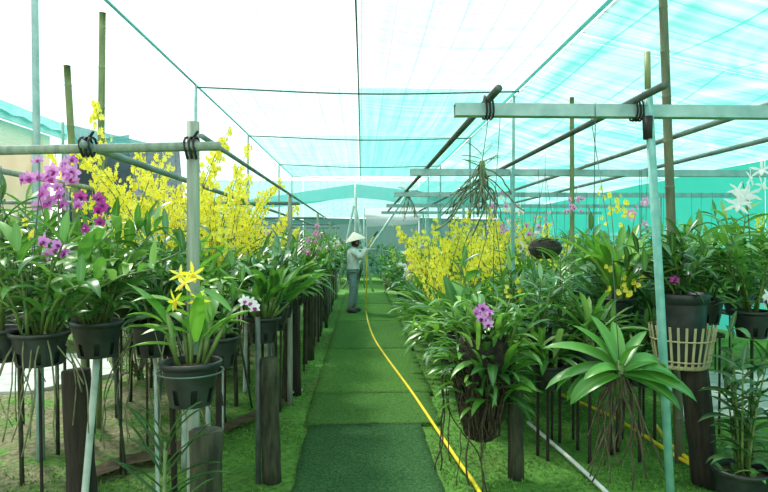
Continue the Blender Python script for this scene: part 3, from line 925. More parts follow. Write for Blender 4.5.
tube(mb, [(0, .12, .128), (.0, .16, .128)], .005, 5)
part('wire_hoop', mb, 'wire', A)
post('stump', (-.625, 2.42, -.04), (-.62, 2.42, .74), .068, 'timber_moss', 'short thick mossy stump tied beside the tall grey post', 'stump', seed=8, taper=.96)

# B: pot on slanted pvc pipe
def potted(name_label, loc, proto, mat='leaf', detail=True, rz=0, sc=1.0, size=(.112, .082, .165), group=None, name='potted_orchid'):
    r = empty(name, loc, name_label, 'orchid', group, rz, sc)
    z = add_pot(r, size)
    realize(r, proto, z, mat, detail)
    return r, z
b0 = at(97, 356, 2.85)
B, zt = potted('dense green cane orchid with magenta blooms in a black pot on a slanted pvc pipe', b0, dendro(21, .46, 14, .17, spread=.75))
spike(B, (.02, .0, zt + .25), (.03, -.06, .66), 9, 'dendro', ['magenta', 'violet_lip'], .06, .085, seed=5, span=.22)
stake(b0.x, b0.y, b0.z + .0, .017, 'pvc', 'slanted pale pvc pipe standing up under a black pot', lean=(-.07, -.05), name='pvc_stake')
# C, D: hung from cross pipe
c0 = at(40, 364, 2.42)
C1, zt = potted('dark leafy orchid with purple bloom cluster and trailing roots, hung from the grey cross pipe', c0, add_roots(dendro(31, .46, 14, .165, spread=.75), 3, 16, .42, .003, .08), size=(.105, .085, .13))
hang_wires(C1, .13, 1.81 - c0.z, .105)
q = at(58, 182, 2.62) - c0
spike(C1, (.05, .05, zt + .3), q, 26, 'dendro', ['purple', 'magenta'], .072, .10, seed=9, span=.3, arch=.1)
q = at(60, 250, 2.35) - c0
spike(C1, (.02, .0, zt + .1), q, 5, 'dendro', ['purple', 'violet_lip'], .06, .04, seed=10, span=.2)
d0 = at(2, 360, 2.46)
D1, zt = potted('dark leafy orchid with small yellow blooms hung at the end of the grey cross pipe', d0, vanda(33, .46, 36, .27, 'narrow', .3), size=(.1, .08, .13), mat='leaf_blue')
hang_wires(D1, .13, 1.80 - d0.z, .1)
q = at(34, 228, 2.5) - d0
spike(D1, (0, 0, zt + .1), q, 9, 'oncid', ['yellow', 'rust'], .04, .06, seed=12, span=.35)
# dark thick stump between B and C
s = at(76, 370, 2.95)
post('stump', (s.x + .04, s.y, -.04), (s.x, s.y, s.z), .068, 'timber_dark', 'thick dark stump with moss, between two hanging black pots', 'stump', seed=17, taper=.95)
e0 = at(74, 366, 2.95)
# low pot near the corner
f0 = ground(-6, 505)
L1 = empty('potted_orchid', (f0.x - .05, 3.05, .36), 'small dark pot with a few leaves on a low stump under the cross pipe', 'orchid')
zt = add_pot(L1, (.09, .075, .12)); realize(L1, dendro(36, .35, 4, .12), zt, 'leaf_dark', True)
post('stump', (f0.x - .05, 3.05, -.04), (f0.x - .05, 3.05, .36), .055, 'timber_dark', 'low stump carrying the small dark pot under the cross pipe', 'stump', seed=19)
# ground vanda with narrow leaves
v0 = Vector((at(160, 470, 2.2).x, 2.2, -.03))
Vn = empty('vanda_orchid', v0, 'tall dark narrow-leaved vanda growing from the ground beside the mossy stump', 'orchid')
pv = vanda(41, .80, 40, .27, 'narrow', .1, (0, 1, 1, 2), (.5, .95), (.02, 0))
realize(Vn, pv, 0, 'leaf_dark', True)
# thin leaning sticks
for (x0, y0, x1, y1, Y, nm) in ((112, 345, 126, 470, 3.4, 'thin grey leaning stick in the moss between pvc pipe and vanda'), (238, 330, 252, 405, 4.6, 'thin dark leaning stick behind the yellow star orchid'), (217, 372, 226, 420, 4.4, 'thin dark stick standing by the brown gutter')):
    t_ = at(x0, y0, Y); b_ = ground(x1, y1)
    rod('stick', (b_.x, b_.y, -.03), t_, .010, 'pipe_dark', nm, 'stick')

# post row beside the path
posts = [((272, 478), .062, 362, 'first of the row beside the dark turf mat'), ((296, 393), .055, None, 'second of the row along the path'), ((309, 357), .055, None, 'third of the row along the path'), ((318, 335), .055, None, 'fourth of the row along the path'), ((325, 320), .055, None, 'fifth of the row along the path'), ((330, 310), .055, None, 'sixth of the row along the path')]
for k, ((px, py), r, top, nm) in enumerate(posts):
    b_ = ground(px, py)
    zt_ = .76 if top else .83
    post('stump', (b_.x, b_.y, -.04), (b_.x - .02, b_.y, zt_), r, 'timber_moss' if k % 2 == 0 else 'timber_dark', 'dark weathered wooden stump, ' + nm, 'stump', seed=50 + k, taper=.9)
b_ = ground(263, 480)
rod('metal_stake', (b_.x - .03, b_.y, -.03), (b_.x - .035, b_.y + .02, 1.02), .017, 'pipe_dark', 'thin dark metal stake lashed to the first stump of the row', 'stake')

# ------------------------------------------------------------------ THINGS: bench of stakes on the left
P_DEN = [dendro(100 + i, h, n, L, spread=sp) for i, (h, n, L, sp) in enumerate(((.5, 13, .17, .7), (.44, 14, .16, .85), (.58, 12, .18, .6), (.42, 13, .16, .8)))]
P_DENR = [add_roots(dendro(110 + i, .48, 13, .17, spread=.75), 400 + i, 18, .62, .0032, .09, .35) for i in range(3)]
P_STR = [strappy(120 + i, 48, L, el=(.35, 1.45)) for i, L in enumerate((.42, .38, .46))]
P_CAT = [cattleya(140 + i, 20, L, lean=.8) for i, L in enumerate((.28, .25, .3))]
P_VAN = [vanda(160 + i, h, 24, .33, az=a) for i, (h, a) in enumerate(((.4, 0), (.34, .5), (.46, -.4)))]
P_GRA = [strappy(180 + i, 40, .5, 'blade', (1.1, 1.5)) for i in range(2)]
P_BRD = [rosette(190 + i, 13, L) for i, L in enumerate((.34, .4))]
KINDS = {
    'den': (P_DEN, 'cane orchid'), 'denr': (P_DENR, 'trailing-rooted cane orchid'), 'str': (P_STR, 'strap-leaved orchid'), 'cat': (P_CAT, 'oval-leaved orchid'),
    'van': (P_VAN, 'vanda orchid'), 'gra': (P_GRA, 'grassy orchid'), 'brd': (P_BRD, 'rosette orchid')}
FL = {
    'yel': ('oncid', ['yellow', 'rust'], 'yellow-flowered'), 'pnk': ('dendro', ['pink', 'magenta'], 'pink-flowered'),
    'wht': ('dendro', ['white', 'yellow'], 'white-flowered'), 'pur': ('dendro', ['purple', 'violet_lip'], 'purple-flowered'), None: (None, None, 'flowerless')}
ORD = ['first', 'second', 'third', 'fourth', 'fifth', 'sixth', 'seventh']
def zone(y, marks, noun):
    if y < marks[0]: return f'before the first {noun}'
    for k in range(len(marks) - 1):
        if y < marks[k + 1]: return f'between {ORD[k]} and {ORD[k + 1]} {noun}s'
    return f'past the {ORD[len(marks) - 1]} {noun}'
STUMPS = [3.8, 5.9, 7.76, 9.57, 11.4, 13.0]
BEAMS = [3.2, 6.1, 9.0, 11.9, 14.8]
NEAR = 5.6
def generic(x, y, z, kind, mat, fl, rd, row, side, h=.8, sc=1.0, nf=45, nsp=4, fsize=None):
    protos, kn = KINDS[kind]
    p = protos[rd.randrange(len(protos))]
    tone = {'leaf': 'green', 'leaf_fresh': 'bright green', 'leaf_dark': 'dark green', 'leaf_blue': 'blue-green'}[mat]
    wh = f'{ORD[row]} stake row from path, ' + zone(y, STUMPS, 'stump') if side == 'L' else f'{ORD[row]} rail row from path, ' + zone(y, BEAMS, 'beam')
    lab = f'{FL[fl][2]} {tone} {kn}, {wh}'
    r = empty('potted_orchid', (x, y, z), lab, 'orchid', f'{FL[fl][2]} {tone} {kn}s, {wh}', rd.uniform(0, 6.28), sc)
    zz = add_pot(r)
    realize(r, p, zz, mat, y < NEAR)
    if fl:
        k, m, _ = FL[fl]
        spray(r, zz, 300 + rd.randrange(3), k, m, h, nsp, nf if k == 'oncid' else nf // 4, fsize or (.046 if k == 'oncid' else .075))
    return r
rdl = random.Random(77)
LX = [-.68, -1.14, -1.62, -2.15, -2.75]
SP = [.34, .38, .44, .5, .62]
LZ = .86
for i, X in enumerate(LX):
    y = 3.15 + .17 * (i % 2) if i else 4.0
    while y < 17.4:
        x = X + rdl.uniform(-.05, .05); yy = y + rdl.uniform(-.05, .05)
        px = 361 + x / yy * FPX
        z = LZ + rdl.uniform(-.05, .05) + (.08 if i >= 2 else 0)
        if px > -40:
            kind = rdl.choices(['den', 'denr', 'str', 'cat', 'van'], [3.5, 2.5 if i else .8, 2, 2, 1.5])[0]
            mat = rdl.choices(['leaf', 'leaf_dark', 'leaf_blue', 'leaf_fresh'], [5, 2, 2, 1])[0]
            fl = None; h = .8
            if 3.6 < yy < 8 and 120 < px < 262 and i < 4:
                if rdl.random() < .8: fl = 'yel'; kind = 'str'; h = 1.15 if px < 235 else .95
            elif 6.5 < yy < 11 and rdl.random() < .55:
                fl = rdl.choice(['yel', 'pnk', 'pnk']); h = .62
            elif 11 <= yy and rdl.random() < .5:
                fl = rdl.choice(['pnk', 'pnk', 'wht', 'wht']); h = .55
            elif yy < 4 and i >= 2 and rdl.random() < .12:
                fl = 'yel'; h = .7
            generic(x, yy, z, kind, mat, fl, rdl, i, 'L', h, rdl.uniform(.9, 1.12), nsp=5 if fl == 'yel' and yy < 7 else 3, nf=70)
            # each pot sits on its own stake
            r_ = rdl.choice((.009, .011, .014, .02)) if i else rdl.choice((.009, .011, .014, .03, .045))
            m_ = rdl.choice(('pipe_dark', 'timber_dark', 'timber_moss', 'pvc' if i == 1 else 'timber_moss'))
            tone = {'pipe_dark': 'dark metal', 'timber_dark': 'dark wooden', 'timber_moss': 'mossy wooden', 'pvc': 'pale pvc'}[m_]
            thick = 'thin' if r_ < .018 else ('thick' if r_ > .04 else 'medium')
            post('stake', (x + rdl.uniform(-.03, .03), yy + rdl.uniform(-.03, .03), -.04), (x, yy, z), r_, m_, f'{thick} {tone} stake, {ORD[i]} stake row from path, ' + zone(yy, STUMPS, 'stump'), 'stake', f'{thick} {tone} stakes, {ORD[i]} row, ' + zone(yy, STUMPS, 'stump'), seed=rdl.randrange(999))
        y += SP[i] * (1 if y < 10 else 1.35)

# extra near-left flowers: white-pink bloom by the path
w0 = at(252, 306, 3.2)
W1, zt = potted('leafy orchid with one white-pink bloom arching over the stumps by the path', (-.80, 3.4, .80), dendro(61, .35, 7, .14))
spike(W1, (.02, 0, zt + .1), w0 - Vector((-.80, 3.4, .80)), 3, 'dendro', ['white', 'magenta'], .085, .03, seed=14, span=.1, arch=.1)
post('stake', (-.80, 3.4, -.04), (-.80, 3.4, .80), .02, 'timber_dark', 'dark stake under the orchid with the white-pink bloom', 'stake', seed=4)

# ------------------------------------------------------------------ THINGS: right side
# rails carrying the pots
RX = [1.05, 1.55, 2.1, 2.7, 3.35, 4.1, 4.9]
RZ = [.14, .55, .72, .80, .86, .90, .92]
rdr = random.Random(99)
for i, X in enumerate(RX):
    y0 = 5.0 if i == 0 else 4.55
    for s_ in (-.055, .055):
        rod('bench_rail', (X + s_, y0 - .1, RZ[i] - .014), (X + s_, 17.5, RZ[i] - .014), .014, 'pipe_dark', 'long dark pipe rail under the potted orchids between path and teal net', 'rail', 'pipe rails under the pots', 6)
    y = y0
    while y < 17.6:
        b = empty('rail_trestle', (X, y, -.03), 'short dark trestle of two stub legs and a bar under the pipe rails', 'trestle', 'trestles under the pipe rails')
        for s_ in (-.055, .055):
            part('leg', tube(MB(), [(s_ * 1.5, 0, 0), (s_ * 1.5, 0, RZ[i] + .002)], .010, 6), 'timber_dark', b)
        part('crossbar', tube(MB(), [(-.12, 0, RZ[i] - .013), (.12, 0, RZ[i] - .013)], .012, 6), 'timber_dark', b)
        y += 2.1
SPR = [.34, .36, .4, .46, .52, .6, .7]
for i, X in enumerate(RX):
    y = (5.2 if i == 0 else 4.7) + .15 * (i % 2)
    while y < 17.3:
        x = X + rdr.uniform(-.02, .02); yy = y + rdr.uniform(-.05, .05)
        px = 361 + x / yy * FPX
        if px < 830:
            kind = rdr.choices(['den', 'str', 'cat', 'van', 'gra'], [4, 3.5, 2, 2, .5])[0]
            mat = rdr.choices(['leaf', 'leaf_fresh', 'leaf_blue', 'leaf_dark'], [5, 2, 2, 1.5])[0]
            fl = None; h = .75
            if 5.9 < yy < 9.6 and i in (0, 1, 2):
                q_ = rdr.random()
                if q_ < (.7 if i < 2 else .5): fl = 'yel'; kind = 'str'; h = 1.15 if i == 0 else .95
                elif q_ < .85 and yy > 7: fl = rdr.choice(('wht', 'pnk')); h = 1.2
            elif 9.6 <= yy and i < 4 and rdr.random() < .45:
                fl = rdr.choice(['wht', 'pnk', 'yel', 'wht'])
            elif i >= 3 and rdr.random() < .10:
                fl = rdr.choice(['yel', 'pnk'])
            sc = rdr.uniform(.95, 1.2) * (1.35 if i == 0 else (1.12 if i == 1 else 1.0))
            generic(x, yy, RZ[i], kind, mat, fl, rdr, i, 'R', h / (1.15 if i == 0 else 1), sc, nsp=4)
        y += SPR[i] * (1 if y < 10 else 1.35) * (1.15 if i == 0 else 1)

# big root clump on a stump
k0 = ground(516, 473)
post('stump', (k0.x, k0.y, -.04), (k0.x + .0, k0.y + .02, .62), .055, 'timber_moss', 'mossy wooden stump under the big root-clump orchid', 'stump', seed=71)
kc = at(486, 380, 3.85)
K = empty('root_clump_orchid', (kc.x, kc.y, .2), 'huge orchid clump with a dark funnel of matted roots and one purple bloom cluster', 'orchid')
rd = random.Random(81)
mb = MB()
prof = [(.04, .02), (.08, .05), (.10, .15), (.125, .3), (.155, .45), (.175, .58), (.12, .68), (.02, .70)]
n = 22
V = []
for j, (r_, z_) in enumerate(prof):
    for k in range(n):
        a = 2 * PI * k / n
        q = r_ * (1 + .25 * math.sin(3 * a + j) * rd.uniform(.3, 1) + rd.uniform(-.2, .2))
        V.append((q * math.cos(a) - .05 * (1 - z_) + .02, q * math.sin(a), z_ + rd.uniform(-.02, .02)))
F = [(j * n + k, j * n + (k + 1) % n, (j + 1) * n + (k + 1) % n, (j + 1) * n + k) for j in range(len(prof) - 1) for k in range(n)]
F += [tuple(range(n - 1, -1, -1)), tuple((len(prof) - 1) * n + k for k in range(n))]
part('root_ball', mb.add(V, F), 'root_mass', K)
mb = MB()
for k in range(170):
    a = rd.uniform(0, 2 * PI); z_ = rd.uniform(.08, .6)
    P = []
    for i in range(7):
        zz = z_ - .06 * i * rd.uniform(.3, 1)
        rr_ = np.interp(zz, [p[1] for p in prof[:6]], [p[0] for p in prof[:6]]) * 1.12 + rd.uniform(-.01, .03)
        a += rd.uniform(-.16, .16)
        P.append((rr_ * math.cos(a) - .03, rr_ * math.sin(a), max(zz, .02)))
    tube(mb, smooth_path(P, 2), rd.uniform(.0025, .006), 4)
for k in range(9):
    a = rd.uniform(2.0, 4.6)
    P = [Vector((.26 * math.cos(a), .2 * math.sin(a), rd.uniform(.3, .6)))]
    d = Vector((math.cos(a) * .25, math.sin(a) * .1, -.8))
    while P[-1].z > -.17 and len(P) < 14:
        d += Vector((rd.uniform(-.3, .35), rd.uniform(-.3, .3), rd.uniform(-.6, .1))); d.normalize()
        P.append(P[-1] + d * .06)
    tube(mb, smooth_path(P, 2), rd.uniform(.003, .006), 4)
tag(part('matted_roots', mb, 'root_dark', K), kind='stuff')
lv = []
for k in range(165):
    a = rd.uniform(0, 2 * PI); t = rd.random(); z_ = .26 + .5 * t
    rr_ = .15 + .12 * rd.random() * t if z_ < .65 else rd.uniform(.02, .22)
    lv.append((rd.choice(['lance', 'lance', 'strap']), rd.choice((1, 2, 2, 3)), LM(Vector((rr_ * math.cos(a), rr_ * math.sin(a), z_)), a + rd.uniform(-.7, .7), rd.uniform(.1, 1.2) if z_ < .65 else rd.uniform(.6, 1.4), rd.uniform(.16, .27), rd.uniform(-.4, .4)), rd.random()))
mb = MB()
for k in range(16):
    a = rd.uniform(0, 2 * PI); r_ = rd.uniform(.05, .2)
    b = Vector((r_ * math.cos(a), r_ * math.sin(a), .62)); tp = b + Vector((math.cos(a) * rd.uniform(0, .16), math.sin(a) * rd.uniform(0, .16), rd.uniform(.16, .36)))
    tube(mb, [b, b.lerp(tp, .5), tp], [.007, .008, .004], 5)
    for j in range(5):
        q = b.lerp(tp, .3 + .17 * j)
        lv.append(('lance', rd.choice((1, 2, 2)), LM(q, a + j * PI + rd.uniform(-.8, .8), rd.uniform(.4, 1.1), rd.uniform(.13, .2), rd.uniform(-.3, .3)), rd.random()))
part('canes', mb, 'stem', K)
for kind, k, M, t in lv:
    link('leaf', leaf_mesh(kind, k, 'leaf' if t < .75 else 'leaf_fresh'), K, M)
q = at(479, 318, 3.62) - Vector((kc.x, kc.y, .2))
spike(K, (.0, -.05, .66), q, 8, 'dendro', ['purple', 'violet_lip'], .075, .05, seed=15, span=.2)
mb = MB()
for k in range(3):
    a = k * 2.1 + .5
    tube(mb, [(.2 * math.cos(a), .2 * math.sin(a), .62), (.03, -.1, 1.5), (.02, -.3, 2.04)], .0022, 4)
part('hanger_wire', mb, 'wire', K)

# big broad-leaved hanging orchid before the teal pole
h0 = at(620, 377, 2.85)
H = empty('broad_leaf_orchid', h0, 'large hanging orchid with broad drooping glossy leaves and bare dangling roots before the teal pole', 'orchid')
ph = Plant()
ph.stems.append(([Vector((0, 0, -.10)), Vector((0, 0, 0)), Vector((0, 0, .08))], [.02, .026, .014]))
for (az, el, L, k, ws) in ((178, .30, .36, 3, 1.25), (170, .12, .37, 2, 1.2), (190, .0, .35, 3, 1.3), (163, .62, .36, 2, 1.15), (150, .95, .33, 1, 1.1), (203, .0, .31, 3, 1.3), (6, .5, .37, 3, 1.2), (-14, .3, .36, 3, 1.25), (-27, .05, .38, 2, 1.4), (-42, -.1, .31, 2, 1.3), (28, .9, .26, 1, 1.1), (75, 1.05, .27, 1, 1.1), (105, .6, .31, 2, 1.1), (215, .45, .25, 3, 1.2), (-75, 1.15, .2, 2, 1.0), (120, 1.15, .28, 1, 1.0)):
    ph.leaves.append(('broad', k, LM(Vector((.012 * math.cos(rad(az)), .012 * math.sin(rad(az)), .02 + .03 * el)), rad(az), el, L * random.Random(az * 3).uniform(.86, 1.06), .42 * math.cos(rad(az)) + random.Random(az).uniform(-.2, .2), ws * .88), random.Random(az).random()))
add_roots(ph, 91, 26, .48, .0042, .025, .55)
realize(H, ph, 0, 'leaf_glossy', True, 'root_dark')
mb = MB(); tube(mb, [(0, 0, .02), (.0, .1, .6), (-.02, .33, 2.17 - h0.z)], .0022, 4)
part('hanger_wire', mb, 'wire', H)

# dark potted orchid in slat basket on stump
m0 = at(682, 345, 3.75)
st0 = ground(706, 479)
post('stump', (st0.x, st0.y, -.04), (st0.x - .08, st0.y, .70), .085, 'timber_dark', 'thick dark stump under the slat basket', 'stump', seed=75, taper=.95)
Bk = empty('slat_basket', (m0.x, m0.y, .70), 'round basket of upright bamboo slats on the thick dark stump', 'basket')
for k in range(26):
    a = 2 * PI * k / 26
    r0_, r1_ = .155, .20
    box(mb := MB(), (0, 0, 0), (.014, .005, .26))
    tilt = math.atan2(r1_ - r0_, .26)
    M = Matrix.Rotation(a, 4, 'Z') @ Matrix.Translation(((r0_ + r1_) / 2, 0, .14)) @ Matrix.Rotation(tilt, 4, 'Y') @ Matrix.Rotation(PI / 2, 4, 'Z')
    if k == 0: slat_me = mb.mesh('slat', 'slat', False)
    link('slat', slat_me, Bk, M)
for r_, z_ in ((.166, .05), (.187, .18)):
    part('hoop', tube(MB(), [(r_ * math.cos(2 * PI * i / 24), r_ * math.sin(2 * PI * i / 24), z_) for i in range(25)], .005, 5), 'slat', Bk)
mb = MB(); lathe(mb, [(.001, .0), (.152, 0), (.156, .02), (.001, .02)], 20); part('base', mb, 'slat', Bk)
Dk = empty('potted_orchid', (m0.x + .0, m0.y, .72), 'dark-leaved orchid with a pink bloom in a large black pot inside the slat basket', 'orchid')
zt = add_pot(Dk, (.15, .125, .45), slots=False)
realize(Dk, vanda(95, .36, 44, .32, 'strap', .2, (1, 2, 3), (.3, 1.1)), zt, 'leaf_dark', True)
realize(Dk, dendro(96, .46, 10, .19, spread=.8), zt, 'leaf_dark', True)
q = at(672, 277, 3.6) - Vector((m0.x, m0.y, .72))
spike(Dk, (0, 0, zt), q, 2, 'dendro', ['magenta', 'violet_lip'], .055, .02, seed=16, span=.1, arch=.02)

# lush orchids behind and beside it
def rpot(px, py, Y, proto, mat, label, sc=1.0, z=None, flowers=None, rz=0, support=True):
    p = at(px, py, Y)
    if z is not None: p.z = z
    r, zz = potted(label, p, proto, mat, True, rz, sc)
    if support:
        post('stake', (p.x, p.y, -.04), (p.x, p.y, p.z), .012, 'timber_dark', 'dark wooden stake under the potted orchid ' + support, 'stake')
    return r, zz, p
G1, zz, p = rpot(618, 300, 4.3, strappy(201, 44, .52, 'strap', (1.15, 1.5), 8), 'leaf_fresh', 'bright grassy orchid with upright blades beside the teal pole', 1.0, .92, support='standing by the teal pole')
q = at(623, 281, 4.05) - p
spike(G1, (0, 0, zz), q, 26, 'oncid', ['yellow', 'rust'], .05, .13, seed=21, span=.3, arch=.12)
spike(G1, (.02, .05, zz), at(610, 196, 4.45) - p, 22, 'oncid', ['yellow', 'rust'], .05, .12, seed=31, span=.2, arch=.05)
spike(G1, (.05, .05, zz), at(638, 201, 4.45) - p, 8, 'dendro', ['pink', 'white'], .07, .08, seed=32, span=.2, arch=.05)
O1, zz, p = rpot(705, 330, 4.25, dendro(203, .62, 10, .2, 'lance', .45), 'leaf', 'tall leafy cane orchid rising behind the dark potted orchid', 1.1, .90, support='behind the slat basket')
O2, zz, p = rpot(752, 330, 3.95, dendro(205, .55, 9, .18, 'lance', .45), 'leaf', 'tall cane orchid with big white star flowers next to the slat basket', 1.1, .85, support='with the big white star flowers')
q = at(742, 180, 3.8) - p
spike(O2, (0, 0, zz + .3), q / 1.1, 7, 'star', ['white', 'white'], .135, .15, seed=23, span=.25, arch=.1)
q = at(763, 299, 3.5) - p
spike(O2, (0, 0, zz), q / 1.1, 2, 'dendro', ['white', 'violet_lip'], .10, .03, seed=24, span=.1, arch=.05)
O3, zz, p = rpot(560, 330, 4.5, vanda(207, .5, 24, .3, 'strap', .2), 'leaf', 'vanda with long arching leaves behind the broad-leaved hanging orchid', 1.0, .72, support='behind the broad-leaved hanging orchid')
spike(O3, (0, 0, zz + .2), at(577, 188, 4.6) - p, 14, 'dendro', ['pink', 'magenta'], .045, .06, seed=33, span=.3, arch=.05)
O4, zz, p = rpot(515, 320, 4.6, dendro(209, .5, 9, .17), 'leaf', 'cane orchid with small yellow blooms behind the huge root clump', 1.0, .70, support='behind the root clump')
q = at(513, 286, 4.4) - p
spike(O4, (0, 0, zz), q, 12, 'oncid', ['yellow', 'rust'], .042, .07, seed=26, span=.4)
O5, zz, p = rpot(590, 345, 4.05, strappy(211, 36, .4), 'leaf', 'strap-leaved orchid under the bright grassy orchid', 1.0, .62, support='under the grassy orchid')
O6, zz, p = rpot(655, 345, 4.45, strappy(213, 36, .42), 'leaf_blue', 'blue-green strap-leaved orchid between teal pole and slat basket', 1.0, .72, support='between teal pole and slat basket')
O7, zz, p = rpot(462, 330, 4.95, cattleya(215, 14, .3, 'broad', 1.1, .7), 'leaf', 'orchid with big upright paddle leaves behind the purple bloom cluster', 1.1, .55, support='behind the purple bloom cluster')
O8, zz, p = rpot(538, 330, 4.2, dendro(217, .45, 8, .16), 'leaf_blue', 'blue-green cane orchid between root clump and broad-leaved orchid', 1.0, .68, support='between root clump and broad-leaved orchid')
for k, (px, py, Y, z_, nm) in enumerate(((548, 350, 4.1, .48, 'low beside the root clump'), (578, 350, 4.35, .5, 'low behind broad-leaved orchid, near root clump'), (612, 350, 4.25, .46, 'low behind the middle of the broad-leaved orchid'), (640, 350, 4.1, .5, 'low between broad-leaved orchid and slat basket'))):
    rpot(px, py, Y, [strappy(501 + k, 46, .44, el=(.2, 1.35)), dendro(511 + k, .4, 13, .17, spread=.9)][k % 2], ['leaf', 'leaf_dark', 'leaf_blue', 'leaf'][k], ['strap-leaved', 'cane-stemmed'][k % 2] + ' potted orchid set ' + nm, 1.0, z_, support='set ' + nm)
# floor pot in the corner
p = Vector((at(742, 480, 3.35).x, 3.35, -.02))
r, zz = potted('tall bare-stemmed leafy plant in a ribbed black floor pot beside the thick dark stump', p, dendro(221, .75, 8, .17, 'lance', .28), 'leaf_dark', True, 0, 1, (.15, .12, .22))
p2 = Plant(); rd = random.Random(222)
for k in range(26): p2.leaves.append(('lance', 2, LM(Vector((rd.uniform(-.1, .1), rd.uniform(-.1, .1), 0)), rd.uniform(0, 6.3), rd.uniform(.3, 1.0), rd.uniform(.08, .14)), rd.random()))
p2.stems.append(([Vector((0, 0, -.02)), Vector((0, 0, .03))], [.01, .01]))
realize(r, p2, zz, 'leaf', True)

# bare-root orchid hung from the end of the front beam
b0 = at(482, 172, 3.2)
Bh = empty('bare_root_orchid', b0, 'bare-root orchid with sprawling grey roots wired to the front square beam', 'orchid')
pb_ = vanda(231, .10, 9, .13, 'narrow', .2, (0, 1, 2), (.2, .9))
rd = random.Random(232)
for k in range(40):
    a = rd.choice((PI, PI, PI, 0, -PI / 2)) + rd.uniform(-.7, .7); el = rd.uniform(-1.3, .0)
    d = Vector((math.cos(a) * math.cos(el), math.sin(a) * math.cos(el), math.sin(el)))
    pts = [Vector((0, 0, rd.uniform(-.08, .06)))]
    st_ = rd.uniform(.02, .055)
    for i in range(7):
        d += Vector((rd.uniform(-.5, .5), rd.uniform(-.5, .5), rd.uniform(-.45, .1))); d.normalize(); pts.append(pts[-1] + d * st_)
    pb_.roots.append((smooth_path(pts, 2), rd.uniform(.0025, .0048)))
pb_.stems = [([Vector((0, 0, -.09)), Vector((0, 0, 0)), Vector((0, 0, .06))], [.016, .02, .014])]
realize(Bh, pb_, 0, 'leaf_dark', True, 'root_green')
part('hanger_wire', tube(MB(), [(0, 0, .05), (.02, -.01, .2), (.035, 0, ZB - b0.z - .02)], .002, 4), 'wire', Bh)
# small hanging bare-root orchid further back
b1 = at(408, 196, 9.0)
Bh2 = empty('bare_root_orchid', b1, 'small bare-root orchid wired under the third square beam', 'orchid')
realize(Bh2, add_roots(vanda(235, .12, 10, .2, 'strap'), 236, 12, .35, .005, .02), 0, 'leaf_dark', False)
part('hanger_wire', tube(MB(), [(0, 0, .05), (0, 0, ZB - b1.z)], .003, 4), 'wire', Bh2)
# domed green hanging bowl
g0 = at(545, 258, 5.2)
Gb = empty('hanging_bowl', g0, 'round dark green hanging bowl above the leaves behind the second square beam', 'bowl')
lathe(mb := MB(), [(.001, -.01), (.07, -.005), (.12, .03), (.145, .075), (.15, .10), (.142, .10), (.115, .05), (.001, .02)], 22); part('bowl', mb, 'timber_moss', Gb)
lathe(mb := MB(), [(.143, .088), (.13, .125), (.1, .155), (.05, .172), (.001, .178)], 18); part('moss_mound', mb, 'root_mass', Gb)
pg = Plant(); rd = random.Random(241)
for k in range(16): pg.leaves.append(('lance', rd.choice((1, 2)), LM(Vector((rd.uniform(-.08, .08), rd.uniform(-.08, .08), .08)), rd.uniform(0, 6.3), rd.uniform(.4, 1.2), rd.uniform(.07, .12)), rd.random()))
pg.stems.append(([Vector((0, 0, 0)), Vector((.01, 0, .06))], [.012, .006])); realize(Gb, pg, .06, 'leaf', False)
hang_wires(Gb, .1, 2.26 - g0.z, .135)

# thin hanging wires with hooks on the bars over the plants
rdw = random.Random(55)
for k in range(34):
    y = rdw.choice([3.2, 6.1, 6.1, 6.1, 9.0, 9.0, 9.0, 11.9]); x = rdw.uniform(1.0, 5.4)
    if y == 3.2: x = rdw.choice([1.0, 1.25, 1.85, 2.1, 2.5]) + rdw.uniform(-.05, .05)
    L = rdw.uniform(.45, .95)
    P = [(x, y - .04, ZB + .035), (x, y - .04, ZB - .03), (x + rdw.uniform(-.02, .02), y - .04, ZB - L), (x + .02, y - .04, ZB - L - .03), (x + .035, y - .04, ZB - L)]
    tag(part('hook_wire', tube(MB(), P, .0026, 4), 'wire'), 'thin wire with a hooked end hanging from a galvanised square beam', 'wire', 'hook wires on the square beams')

# ------------------------------------------------------------------ hoses and pipe on the ground
def lay(pts, dz): return [Vector((p.x, p.y, dz)) for p in pts]
hose_pts = lay([ground(366, 312), ground(369, 326), ground(375, 341), ground(386, 358), ground(410, 391), ground(440, 436), ground(460, 466), ground(478, 492), ground(500, 540), ground(520, 640)], .016)
hand = Vector((.13, 12.42, 1.37))
up = [hand + Vector((.13, -.05, .22)), hand + Vector((.05, -.02, .07)), hand + Vector((-.005, .0, -.04)), Vector((.12, 12.4, .95)), Vector((.11, 12.5, .45)), Vector((.10, 12.6, .08))]
mb = tube(MB(), smooth_path(up + hose_pts, 7), .0135, 8)
hs = tag(part('garden_hose', mb, 'hose'), 'long yellow garden hose running along the turf path up to the gardener', 'hose')
part('nozzle', tube(MB(), [up[0], up[0] + Vector((.05, -.02, .07)), up[0] + Vector((.08, -.03, .11))], [.016, .02, .03], 10), 'pipe_dark', hs)
h2 = lay([ground(560, 395), ground(605, 414), ground(640, 434), ground(668, 452), ground(694, 467), ground(716, 476)], .008)
tag(part('garden_hose', tube(MB(), smooth_path(h2, 6), .014, 8), 'hose'), 'short yellow hose lying in the moss below the broad-leaved hanging orchid', 'hose')
h3 = lay([ground(655, 428), ground(668, 446), ground(690, 464), ground(712, 470)], .03)
tag(part('garden_hose', tube(MB(), smooth_path(h3, 6), .013, 8), 'hose'), 'second strand of yellow hose crossing onto the other beside the thick dark stump', 'hose')
w = lay([ground(528, 424), ground(565, 456), ground(604, 492), ground(640, 530)], .012)
tag(part('water_pipe', tube(MB(), smooth_path(w, 4), .014, 8), 'pvc_white'), 'thin white water pipe lying on the moss behind the root-clump stump', 'pipe')

